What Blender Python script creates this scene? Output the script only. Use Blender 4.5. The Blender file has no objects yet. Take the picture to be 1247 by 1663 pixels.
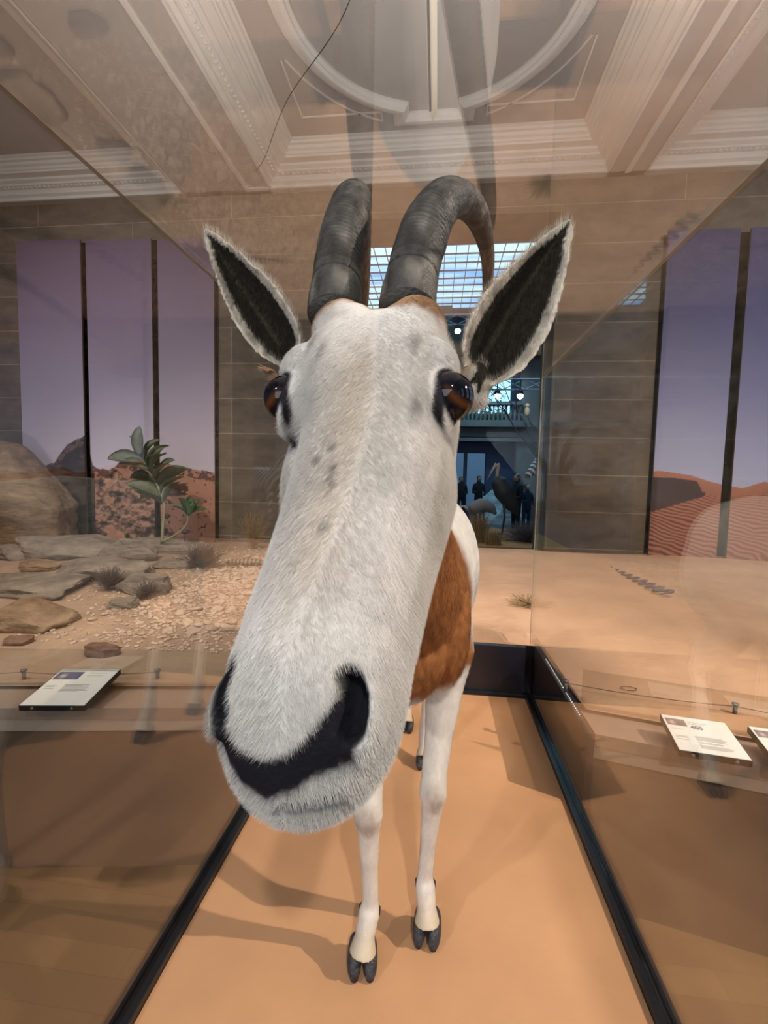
import bpy, bmesh, math, random
import numpy as np
from mathutils import Vector, Matrix, noise as mn
from mathutils.kdtree import KDTree

SC = bpy.context.scene
COL = SC.collection
R = math.radians
random.seed(7)
rng = np.random.RandomState(7)

# ------------------------------------------------------------------ camera
def cam_setup():
    yaw, pitch, roll = R(6.5), R(-4.2), R(-1.3)
    f = Vector((-math.sin(yaw)*math.cos(pitch), math.cos(yaw)*math.cos(pitch), math.sin(pitch)))
    r0 = Vector((math.cos(yaw), math.sin(yaw), 0)); u0 = r0.cross(f)
    r = r0*math.cos(roll)-u0*math.sin(roll); u = r0*math.sin(roll)+u0*math.cos(roll)
    cd = bpy.data.cameras.new('camera'); co = bpy.data.objects.new('camera', cd); COL.objects.link(co)
    m = Matrix((r, u, -f)).transposed().to_4x4(); m.translation = (0, 0, 1.12)
    co.matrix_world = m
    cd.sensor_fit = 'HORIZONTAL'; cd.sensor_width = 36; cd.lens = 750/1247*36
    cd.clip_start = 0.01; cd.clip_end = 200
    SC.camera = co
cam_setup()

SC.view_settings.view_transform = 'Standard'
SC.view_settings.look = 'None'
SC.view_settings.gamma = 1
SC.view_settings.use_curve_mapping = False
SC.view_settings.exposure = 0.18
SC.cycles.transparent_max_bounces = 24
SC.cycles.max_bounces = 10
SC.cycles.caustics_reflective = False
SC.cycles.caustics_refractive = False

w = bpy.data.worlds.new('world'); SC.world = w; w.use_nodes = True
w.node_tree.nodes['Background'].inputs[0].default_value = (.55, .7, 1, 1)
w.node_tree.nodes['Background'].inputs[1].default_value = .25

def area(name, loc, target, size, power, color, sy=None, spread=None):
    l = bpy.data.lights.new(name, 'AREA'); l.energy = power; l.color = color
    l.shape = 'RECTANGLE'; l.size = size; l.size_y = sy or size
    if spread: l.spread = R(spread)
    o = bpy.data.objects.new(name, l); COL.objects.link(o); o.location = loc
    o.rotation_euler = (Vector(target)-Vector(loc)).to_track_quat('-Z', 'Y').to_euler()
    o.visible_camera = True
    return o
def spot(name, loc, target, power, color, ang=60, blend=.5, rad=.05):
    l = bpy.data.lights.new(name, 'SPOT'); l.energy = power; l.color = color
    l.spot_size = R(ang); l.spot_blend = blend; l.shadow_soft_size = rad
    o = bpy.data.objects.new(name, l); COL.objects.link(o); o.location = loc
    o.rotation_euler = (Vector(target)-Vector(loc)).to_track_quat('-Z', 'Y').to_euler()
    return o
WARM = (1, .83, .66); NEUT = (1, .94, .86); COOL = (.72, .86, 1)
# key track spot hung on the right, it throws the leg shadows to the left
spot('key_spot', (3.1, .55, 3.1), (0, 1.3, .3), 560, (1, .87, .76), 62, .6, .02)
spot('front_spot', (.7, -2.1, 3.5), (-.05, .6, .9), 270, (1, .95, .90), 50, .8, .06)
spot('left_spot', (-2.2, -1.6, 3.4), (-.1, .6, 1.0), 220, (.95, .96, 1), 50, .8, .08)
# dioramas
spot('sand_spot', (2.6, 1.2, 4.0), (2.0, 3.6, .3), 330, WARM, 85, .8, .05)
spot('sand_spot_back', (.6, 2.6, 4.1), (.9, 3.9, .3), 120, WARM, 90, .8, .05)
spot('rock_spot', (-2.6, 1.0, 4.0), (-2.4, 3.4, .3), 380, (1, .88, .76), 80, .8, .04)
spot('gravel_spot', (-1.0, 2.0, 4.1), (-1.4, 3.6, .3), 170, (1, .86, .72), 70, .8, .04)
spot('mural_spot_left', (-3.5, 1.8, 4.0), (-3.7, 5.1, 2.0), 200, (.95, .93, 1), 90, .9, .1)
spot('mural_low_spot', (-3.2, 2.4, .62), (-4.6, 5.1, 1.7), 40, (1, .9, .92), 46, .7, .03)
spot('mural_spot_right', (2.9, 1.8, 4.0), (3.0, 5.1, 2.0), 200, (.95, .95, 1), 90, .9, .1)
# wide panel aimed up at the ceiling, and daylight of the windows behind the camera
area('ceiling_uplight', (-.1, 1.5, 3.3), (-.1, 1.5, 5), 4.5, 66, (1, .97, .96), 4.5)
area('daylight', (-1.5, -4.7, 2.2), (-.3, 2, 1.2), 5.5, 150, (.74, .87, 1), 3.0)
# atrium
spot('exhibit_spot', (-.5, 6.6, 3.6), (1.2, 8.8, .3), 150, (1, .85, .7), 50, .8, .05)

# ------------------------------------------------------------------ helpers
def tag(o, label=None, cat=None, group=None, kind=None):
    if label: o['label'] = label
    if cat: o['category'] = cat
    if group: o['group'] = group
    if kind: o['kind'] = kind
    return o
def mesh_obj(name, me, mat=None, parent=None, smooth=False):
    o = bpy.data.objects.new(name, me); COL.objects.link(o)
    if mat is not None:
        for m in (mat if isinstance(mat, (list, tuple)) else [mat]): me.materials.append(m)
    if parent is not None: o.parent = parent
    if smooth: me.shade_smooth()
    return o
def bm_obj(name, bm, mat=None, parent=None, smooth=False):
    me = bpy.data.meshes.new(name); bm.normal_update(); bm.to_mesh(me); bm.free()
    return mesh_obj(name, me, mat, parent, smooth)
def empty(name, loc=(0, 0, 0), rz=0):
    o = bpy.data.objects.new(name, None); COL.objects.link(o); o.empty_display_size = .1
    o.location = loc; o.rotation_euler = (0, 0, rz); return o
def box(bm, x0, x1, y0, y1, z0, z1, bev=0):
    r = bmesh.ops.create_cube(bm, size=1)
    vs = r['verts']
    for v in vs:
        v.co = Vector(((x0+x1)/2+v.co.x*(x1-x0), (y0+y1)/2+v.co.y*(y1-y0), (z0+z1)/2+v.co.z*(z1-z0)))
    if bev:
        es = list({e for v in vs for e in v.link_edges})
        bmesh.ops.bevel(bm, geom=es, offset=bev, segments=2, affect='EDGES', profile=.6)
def boxo(name, b, mat, parent=None, bev=0):
    bm = bmesh.new(); box(bm, *b, bev=bev); return bm_obj(name, bm, mat, parent)
def frames(pts):
    """parallel transported frames along a polyline"""
    pts = [Vector(p) for p in pts]; n = len(pts); T = []
    for i in range(n):
        a = pts[max(i-1, 0)]; b = pts[min(i+1, n-1)]; T.append((b-a).normalized())
    up = Vector((0, 0, 1)) if abs(T[0].z) < .9 else Vector((1, 0, 0))
    X = (up-T[0]*up.dot(T[0])).normalized(); out = []
    for i in range(n):
        X = (X-T[i]*X.dot(T[i])).normalized(); out.append((pts[i], T[i], X, T[i].cross(X)))
    return out
def tube(bm, pts, radii, seg=10, cap=True, ring=None):
    fr = frames(pts); rings = []
    for i, (p, t, x, y) in enumerate(fr):
        r = radii[i] if isinstance(radii, (list, tuple, np.ndarray)) else radii
        rx, ry = (r if isinstance(r, (tuple, list)) else (r, r))
        rings.append([bm.verts.new(p+x*rx*math.cos(2*math.pi*k/seg)+y*ry*math.sin(2*math.pi*k/seg)) for k in range(seg)])
    for a, b in zip(rings[:-1], rings[1:]):
        for k in range(seg):
            bm.faces.new((a[k], a[(k+1) % seg], b[(k+1) % seg], b[k]))
    if cap:
        bm.faces.new(rings[0][::-1]); bm.faces.new(rings[-1])
    return rings
def catmull(P, n):
    P = [np.array(p, float) for p in P]; out = []
    Q = [2*P[0]-P[1]]+P+[2*P[-1]-P[-2]]
    for i in range(len(P)-1):
        a, b, c, d = Q[i:i+4]
        for k in range(n):
            t = k/n
            out.append(.5*((2*b)+(-a+c)*t+(2*a-5*b+4*c-d)*t*t+(-a+3*b-3*c+d)*t**3))
    out.append(P[-1]); return out
def lathe(bm, prof, seg=12, cx=0, cy=0):
    rings = [[bm.verts.new((cx+r*math.cos(2*math.pi*k/seg), cy+r*math.sin(2*math.pi*k/seg), z)) for k in range(seg)] for r, z in prof]
    for a, b in zip(rings[:-1], rings[1:]):
        for k in range(seg): bm.faces.new((a[k], a[(k+1) % seg], b[(k+1) % seg], b[k]))
    bm.faces.new(rings[0][::-1]); bm.faces.new(rings[-1])
def ellipsoid(bm, c, rx, ry, rz, rot=None, sub=3):
    r = bmesh.ops.create_icosphere(bm, subdivisions=sub, radius=1)
    for v in r['verts']:
        p = Vector((v.co.x*rx, v.co.y*ry, v.co.z*rz))
        if rot is not None: p = rot @ p
        v.co = p+Vector(c)

# ------------------------------------------------------------------ materials
def new_mat(name):
    m = bpy.data.materials.new(name); m.use_nodes = True
    nt = m.node_tree; b = nt.nodes['Principled BSDF']
    return m, nt, b
def mat(name, col, rough=.6, metal=0, noise_scale=None, noise_amt=.2, bump=0, bump_scale=60, coord='Object', spec=.5, stretch=None, detail=6, emis=None, estr=0):
    m, nt, b = new_mat(name)
    b.inputs['Roughness'].default_value = rough; b.inputs['Metallic'].default_value = metal
    b.inputs['Specular IOR Level'].default_value = spec
    b.inputs['Base Color'].default_value = (*col, 1)
    if emis:
        b.inputs['Emission Color'].default_value = (*emis, 1); b.inputs['Emission Strength'].default_value = estr
    tc = nt.nodes.new('ShaderNodeTexCoord'); src = tc.outputs[coord]
    if stretch:
        mp = nt.nodes.new('ShaderNodeMapping'); mp.inputs['Scale'].default_value = stretch
        nt.links.new(src, mp.inputs[0]); src = mp.outputs[0]
    if noise_scale:
        n = nt.nodes.new('ShaderNodeTexNoise'); n.inputs['Scale'].default_value = noise_scale; n.inputs['Detail'].default_value = detail
        nt.links.new(src, n.inputs['Vector'])
        cr = nt.nodes.new('ShaderNodeValToRGB')
        cr.color_ramp.elements[0].position = .3; cr.color_ramp.elements[1].position = .7
        cr.color_ramp.elements[0].color = (*[c*(1-noise_amt) for c in col], 1)
        cr.color_ramp.elements[1].color = (*[min(1, c*(1+noise_amt)) for c in col], 1)
        nt.links.new(n.outputs['Fac'], cr.inputs[0]); nt.links.new(cr.outputs[0], b.inputs['Base Color'])
    if bump:
        n2 = nt.nodes.new('ShaderNodeTexNoise'); n2.inputs['Scale'].default_value = bump_scale; n2.inputs['Detail'].default_value = 5
        nt.links.new(src, n2.inputs['Vector'])
        bp = nt.nodes.new('ShaderNodeBump'); bp.inputs['Strength'].default_value = bump; bp.inputs['Distance'].default_value = .02
        nt.links.new(n2.outputs['Fac'], bp.inputs['Height']); nt.links.new(bp.outputs[0], b.inputs['Normal'])
    return m
def glass_mat(name, tint=(.93, .95, .93), f0=.05):
    m = bpy.data.materials.new(name); m.use_nodes = True; nt = m.node_tree; nt.nodes.clear()
    out = nt.nodes.new('ShaderNodeOutputMaterial'); mix = nt.nodes.new('ShaderNodeMixShader')
    tr = nt.nodes.new('ShaderNodeBsdfTransparent'); tr.inputs[0].default_value = (*tint, 1)
    gl = nt.nodes.new('ShaderNodeBsdfGlossy'); gl.inputs['Roughness'].default_value = 0.0
    gl.inputs[0].default_value = (1, 1, 1, 1)
    lw = nt.nodes.new('ShaderNodeLayerWeight'); lw.inputs[0].default_value = .5
    pw = nt.nodes.new('ShaderNodeMath'); pw.operation = 'POWER'; pw.inputs[1].default_value = 4.6
    ma = nt.nodes.new('ShaderNodeMath'); ma.operation = 'MULTIPLY_ADD'; ma.inputs[1].default_value = 1-f0; ma.inputs[2].default_value = f0
    nt.links.new(lw.outputs['Facing'], pw.inputs[0]); nt.links.new(pw.outputs[0], ma.inputs[0])
    nt.links.new(ma.outputs[0], mix.inputs[0]); nt.links.new(tr.outputs[0], mix.inputs[1]); nt.links.new(gl.outputs[0], mix.inputs[2])
    nt.links.new(mix.outputs[0], out.inputs[0]); return m
def attr_mat(name, rough=.8, spec=.3, bump=0, bump_scale=200, attr='Col'):
    m, nt, b = new_mat(name)
    a = nt.nodes.new('ShaderNodeAttribute'); a.attribute_name = attr
    nt.links.new(a.outputs['Color'], b.inputs['Base Color'])
    b.inputs['Roughness'].default_value = rough; b.inputs['Specular IOR Level'].default_value = spec
    if bump:
        tc = nt.nodes.new('ShaderNodeTexCoord'); n2 = nt.nodes.new('ShaderNodeTexNoise')
        n2.inputs['Scale'].default_value = bump_scale; nt.links.new(tc.outputs['Object'], n2.inputs['Vector'])
        bp = nt.nodes.new('ShaderNodeBump'); bp.inputs['Strength'].default_value = bump; bp.inputs['Distance'].default_value = .01
        nt.links.new(n2.outputs['Fac'], bp.inputs['Height']); nt.links.new(bp.outputs[0], b.inputs['Normal'])
    return m
def emis_mat(name, col, s):
    m = bpy.data.materials.new(name); m.use_nodes = True; nt = m.node_tree; nt.nodes.clear()
    out = nt.nodes.new('ShaderNodeOutputMaterial'); e = nt.nodes.new('ShaderNodeEmission')
    e.inputs[0].default_value = (*col, 1); e.inputs[1].default_value = s; nt.links.new(e.outputs[0], out.inputs[0]); return m

def stone_mat():
    """brown limestone in large courses"""
    m, nt, b = new_mat('limestone'); N = nt.nodes; Lk = nt.links
    tc = N.new('ShaderNodeTexCoord'); mp = N.new('ShaderNodeMapping'); mp.inputs['Rotation'].default_value = (R(90), 0, 0)
    Lk.new(tc.outputs['Object'], mp.inputs[0])
    br = N.new('ShaderNodeTexBrick'); br.inputs['Scale'].default_value = 1; br.inputs['Brick Width'].default_value = 2.4
    br.inputs['Row Height'].default_value = .4; br.inputs['Mortar Size'].default_value = .005; br.inputs['Mortar Smooth'].default_value = .3
    br.inputs['Color1'].default_value = (.156, .124, .094, 1); br.inputs['Color2'].default_value = (.136, .107, .080, 1); br.inputs['Mortar'].default_value = (.30, .245, .18, 1)
    Lk.new(mp.outputs[0], br.inputs['Vector'])
    n = N.new('ShaderNodeTexNoise'); n.inputs['Scale'].default_value = 3.0; n.inputs['Detail'].default_value = 9; n.inputs['Roughness'].default_value = .65
    mp2 = N.new('ShaderNodeMapping'); mp2.inputs['Scale'].default_value = (1, 1, 2.2); Lk.new(tc.outputs['Object'], mp2.inputs[0]); Lk.new(mp2.outputs[0], n.inputs['Vector'])
    cr = N.new('ShaderNodeValToRGB'); cr.color_ramp.elements[0].position = .3; cr.color_ramp.elements[1].position = .72
    cr.color_ramp.elements[0].color = (.62, .6, .56, 1); cr.color_ramp.elements[1].color = (1.35, 1.3, 1.25, 1)
    Lk.new(n.outputs['Fac'], cr.inputs[0])
    mx = N.new('ShaderNodeMix'); mx.data_type = 'RGBA'; mx.blend_type = 'MULTIPLY'; mx.inputs[0].default_value = 1
    Lk.new(br.outputs['Color'], mx.inputs[6]); Lk.new(cr.outputs[0], mx.inputs[7]); Lk.new(mx.outputs[2], b.inputs['Base Color'])
    b.inputs['Roughness'].default_value = .75
    bp = N.new('ShaderNodeBump'); bp.inputs['Strength'].default_value = .3; bp.inputs['Distance'].default_value = .02
    Lk.new(n.outputs['Fac'], bp.inputs['Height']); Lk.new(bp.outputs[0], b.inputs['Normal'])
    return m
def sand_mat(name, col, ripple=.15, attr=False):
    m, nt, b = new_mat(name); N = nt.nodes; Lk = nt.links
    tc = N.new('ShaderNodeTexCoord')
    n = N.new('ShaderNodeTexNoise'); n.inputs['Scale'].default_value = 2.6; n.inputs['Detail'].default_value = 8; Lk.new(tc.outputs['Object'], n.inputs['Vector'])
    cr = N.new('ShaderNodeValToRGB'); cr.color_ramp.elements[0].position = .3; cr.color_ramp.elements[1].position = .7
    cr.color_ramp.elements[0].color = (*[c*.9 for c in col], 1); cr.color_ramp.elements[1].color = (*[c*1.08 for c in col], 1)
    Lk.new(n.outputs['Fac'], cr.inputs[0]); Lk.new(cr.outputs[0], b.inputs['Base Color'])
    if attr:
        at = N.new('ShaderNodeAttribute'); at.attribute_name = 'Col'; mx = N.new('ShaderNodeMix'); mx.data_type = 'RGBA'; mx.blend_type = 'MULTIPLY'; mx.inputs[0].default_value = 1
        cr.color_ramp.elements[0].color = (.88, .88, .88, 1); cr.color_ramp.elements[1].color = (1.1, 1.1, 1.1, 1)
        Lk.new(cr.outputs[0], mx.inputs[6]); Lk.new(at.outputs['Color'], mx.inputs[7]); Lk.new(mx.outputs[2], b.inputs['Base Color'])
    n2 = N.new('ShaderNodeTexNoise'); n2.inputs['Scale'].default_value = 900; n2.inputs['Detail'].default_value = 2; Lk.new(tc.outputs['Object'], n2.inputs['Vector'])
    n3 = N.new('ShaderNodeTexNoise'); n3.inputs['Scale'].default_value = 7; n3.inputs['Detail'].default_value = 3; Lk.new(tc.outputs['Object'], n3.inputs['Vector'])
    b1 = N.new('ShaderNodeBump'); b1.inputs['Strength'].default_value = .25; b1.inputs['Distance'].default_value = .001; Lk.new(n2.outputs['Fac'], b1.inputs['Height'])
    b2 = N.new('ShaderNodeBump'); b2.inputs['Strength'].default_value = ripple; b2.inputs['Distance'].default_value = .05; Lk.new(n3.outputs['Fac'], b2.inputs['Height'])
    Lk.new(b1.outputs[0], b2.inputs['Normal']); Lk.new(b2.outputs[0], b.inputs['Normal'])
    b.inputs['Roughness'].default_value = .95; b.inputs['Specular IOR Level'].default_value = .1
    return m
def rock_mat(name, c1, c2, scale=5, bs=.9, bd=.07):
    m, nt, b = new_mat(name); N = nt.nodes; Lk = nt.links
    tc = N.new('ShaderNodeTexCoord')
    mp = N.new('ShaderNodeMapping'); mp.inputs['Scale'].default_value = (1, 1, 2.5); Lk.new(tc.outputs['Object'], mp.inputs[0])
    n = N.new('ShaderNodeTexNoise'); n.inputs['Scale'].default_value = scale; n.inputs['Detail'].default_value = 10; n.inputs['Roughness'].default_value = .7; Lk.new(mp.outputs[0], n.inputs['Vector'])
    cr = N.new('ShaderNodeValToRGB'); cr.color_ramp.elements[0].position = .32; cr.color_ramp.elements[1].position = .66
    cr.color_ramp.elements[0].color = (*c1, 1); cr.color_ramp.elements[1].color = (*c2, 1)
    Lk.new(n.outputs['Fac'], cr.inputs[0]); Lk.new(cr.outputs[0], b.inputs['Base Color'])
    bp = N.new('ShaderNodeBump'); bp.inputs['Strength'].default_value = bs; bp.inputs['Distance'].default_value = bd
    Lk.new(n.outputs['Fac'], bp.inputs['Height']); Lk.new(bp.outputs[0], b.inputs['Normal']); b.inputs['Roughness'].default_value = .9
    b.inputs['Specular IOR Level'].default_value = .2
    return m

M = {}
M['stone'] = stone_mat()
M['plaster'] = mat('plaster', (.44, .41, .385), .8, noise_scale=1.5, noise_amt=.05)
M['plaster_light'] = mat('plaster_light', (.72, .68, .63), .7, noise_scale=2, noise_amt=.04)
M['glass'] = glass_mat('case_glass', (.93, .92, .89), .06)
M['glass_top'] = glass_mat('case_glass_top', (.95, .945, .93), .135)
M['glass_back'] = glass_mat('case_glass_back', (.97, .97, .96), .010)
M['glass_edge'] = mat('glass_edge', (.34, .32, .27), .3)
M['black'] = mat('black_metal', (.008, .009, .012), .32, spec=.5)
M['navy'] = mat('navy_panel', (.010, .012, .022), .25, spec=.6)
M['case_sand'] = sand_mat('case_sand', (.62, .335, .175), .10)
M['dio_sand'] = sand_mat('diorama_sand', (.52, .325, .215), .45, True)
M['taupe'] = mat('taupe_board', (.12, .076, .052), .6, noise_scale=3, noise_amt=.06)
M['ledge'] = mat('ledge_board', (.29, .215, .17), .4)
M['ledge_lit'] = mat('ledge_lit_stripe', (.42, .33, .26), .5)  # paler ledge colour, paints the lit stripe below the lip
M['gravel'] = rock_mat('pale_gravel', (.44, .32, .245), (.70, .54, .43), 3, .25, .02)
M['rock_tan'] = rock_mat('tan_rock', (.15, .10, .062), (.44, .31, .20), 4)
M['rock_grey'] = rock_mat('grey_rock', (.17, .14, .115), (.46, .38, .31), 5)
M['rock_orange'] = rock_mat('ochre_rock', (.22, .13, .08), (.54, .38, .25), 6)
M['rock_red'] = rock_mat('reddish_rock', (.22, .10, .06), (.50, .33, .25), 12)
M['leaf'] = mat('milkweed_leaf', (.17, .215, .125), .5, noise_scale=20, noise_amt=.25)
M['leaf_bright'] = mat('milkweed_leaf_young', (.05, .16, .05), .5, noise_scale=20, noise_amt=.2)
M['stem'] = mat('milkweed_stem', (.28, .27, .16), .6, noise_scale=15, noise_amt=.2)
M['dry'] = mat('dry_twigs', (.15, .115, .10), .9, noise_scale=30, noise_amt=.3)
M['straw'] = mat('straw', (.34, .23, .12), .8, noise_scale=30, noise_amt=.3)
M['card'] = mat('label_card', (.80, .80, .77), .35, noise_scale=4, noise_amt=.01)
M['ink'] = mat('label_ink', (.16, .16, .18), .5)
M['ink_light'] = mat('label_ink_light', (.40, .40, .41), .5)
M['steel'] = mat('brushed_steel', (.20, .19, .18), .5, .5)
M['wood_floor'] = None
def wood_floor():
    m, nt, b = new_mat('parquet'); N = nt.nodes; Lk = nt.links
    tc = N.new('ShaderNodeTexCoord'); br = N.new('ShaderNodeTexBrick'); Lk.new(tc.outputs['Object'], br.inputs['Vector'])
    br.inputs['Scale'].default_value = 1; br.inputs['Brick Width'].default_value = .9; br.inputs['Row Height'].default_value = .09; br.inputs['Mortar Size'].default_value = .001
    br.inputs['Color1'].default_value = (.20, .12, .06, 1); br.inputs['Color2'].default_value = (.15, .09, .045, 1); br.inputs['Mortar'].default_value = (.12, .07, .03, 1)
    Lk.new(br.outputs['Color'], b.inputs['Base Color']); b.inputs['Roughness'].default_value = .35; return m
M['wood_floor'] = wood_floor()

# numpy value noise
def vnoise(x, y, seed=0):
    xi = np.floor(x).astype(np.int64); yi = np.floor(y).astype(np.int64); xf = x-xi; yf = y-yi
    u = xf*xf*(3-2*xf); v = yf*yf*(3-2*yf)
    def h(a, b):
        q = (a*374761393+b*668265263+seed*982451653) & 0xffffffff
        q = ((q ^ (q >> 13))*1274126177) & 0xffffffff
        return ((q ^ (q >> 16)) & 0xffff)/65535.
    return (h(xi, yi)*(1-u)+h(xi+1, yi)*u)*(1-v)+(h(xi, yi+1)*(1-u)+h(xi+1, yi+1)*u)*v
def fbm(x, y, o=5, seed=0):
    s = 0; a = .5; t = 0
    for i in range(o):
        s = s+a*vnoise(x, y, seed+i*17); t += a; a *= .5; x = x*2.03+3.1; y = y*2.03+7.7
    return s/t
def srgb(c):
    c = np.asarray(c, float)/255.; return np.where(c <= .04045, c/12.92, ((c+.055)/1.055)**2.4)
def set_col(me, colors, name='Col'):
    n = len(me.vertices); a = me.color_attributes.new(name, 'FLOAT_COLOR', 'POINT')
    c = np.ones((n, 4), np.float32); c[:, :3] = colors; a.data.foreach_set('color', c.ravel())
    me.color_attributes.active_color = a
    me.color_attributes.render_color_index = 0
def grid_mesh(name, nx, ny, fn):
    """fn(u,v arrays) -> (N,3)"""
    u, v = np.meshgrid(np.linspace(0, 1, nx), np.linspace(0, 1, ny)); P = fn(u.ravel(), v.ravel())
    me = bpy.data.meshes.new(name); idx = np.arange(nx*ny).reshape(ny, nx)
    F = np.stack([idx[:-1, :-1], idx[:-1, 1:], idx[1:, 1:], idx[1:, :-1]], -1).reshape(-1, 4)
    me.from_pydata(P.tolist(), [], F.tolist()); return me, P

# ================================================================== SETTING
S = 'structure'
ZF = -.38
WX0, WX1, WY0 = -5.7, 4.7, -5.0
tag(boxo('floor', (WX0, WX1, WY0, 5.2, ZF-.1, ZF), M['wood_floor']), kind=S)
def wall_back():
    bm = bmesh.new(); y0, y1 = 5.2, 5.8
    for b in [(WX0, -5.02, y0, y1, ZF, 4.6), (-2.56, -1.30, y0, y1, ZF, 4.6), (1.18, 2.22, y0, y1, ZF, 4.6), (4.45, WX1, y0, y1, ZF, 4.6),
              (-5.02, -2.56, y0, y1, 3.80, 4.6), (-1.30, 1.18, y0, y1, 3.93, 4.6), (2.22, 4.45, y0, y1, 3.66, 4.6),
              (-5.02, -2.56, y0, y1, ZF, .2), (-1.3, 1.18, y0, y1, ZF, .2), (2.22, 4.45, y0, y1, ZF, .2)]:
        box(bm, *b)
    return bm_obj('wall_back', bm, M['stone'])
tag(wall_back(), kind=S)
tag(boxo('wall_left', (WX0-.2, WX0, WY0, 5.8, ZF, 4.6), M['stone']), kind=S)
tag(boxo('wall_front', (WX0, WX1, WY0-.2, WY0, ZF, 4.6), M['stone']), kind=S)
def wall_right():
    bm = bmesh.new(); x0, x1 = WX1, WX1+.3
    box(bm, x0, x1, WY0, 5.8, ZF, 1.0); box(bm, x0, x1, WY0, 5.8, 4.2, 4.6)
    for a, b in [(WY0, -2.6), (-1.4, .0), (1.2, 2.2), (3.5, 4.0), (5.1, 5.8)]: box(bm, x0, x1, a, b, 1.0, 4.2)
    return bm_obj('wall_right', bm, M['stone'])
tag(wall_right(), kind=S)
M['daypane'] = emis_mat('daylight_pane', (.55, .78, 1), 1.6)
for k, (a, b) in enumerate([(-2.6, -1.4), (.0, 1.2), (2.2, 3.5), (4.0, 5.1)]):
    bm = bmesh.new(); box(bm, WX1+.12, WX1+.14, a, b, 1.0, 4.2)
    wn = bm_obj('window_%d' % (k+1), bm, M['daypane']); tag(wn, kind=S)
    bm = bmesh.new()
    for z in (1.0, 2.0, 2.25, 3.1, 3.35, 4.15): box(bm, WX1+.05, WX1+.12, a, b, z, z+.05)
    for y in (a, (a+b)/2-.03, b-.05): box(bm, WX1+.05, WX1+.12, y, y+.05, 1.0, 4.2)
    bm_obj('window_frame', bm, M['stone'], wn)

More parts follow.
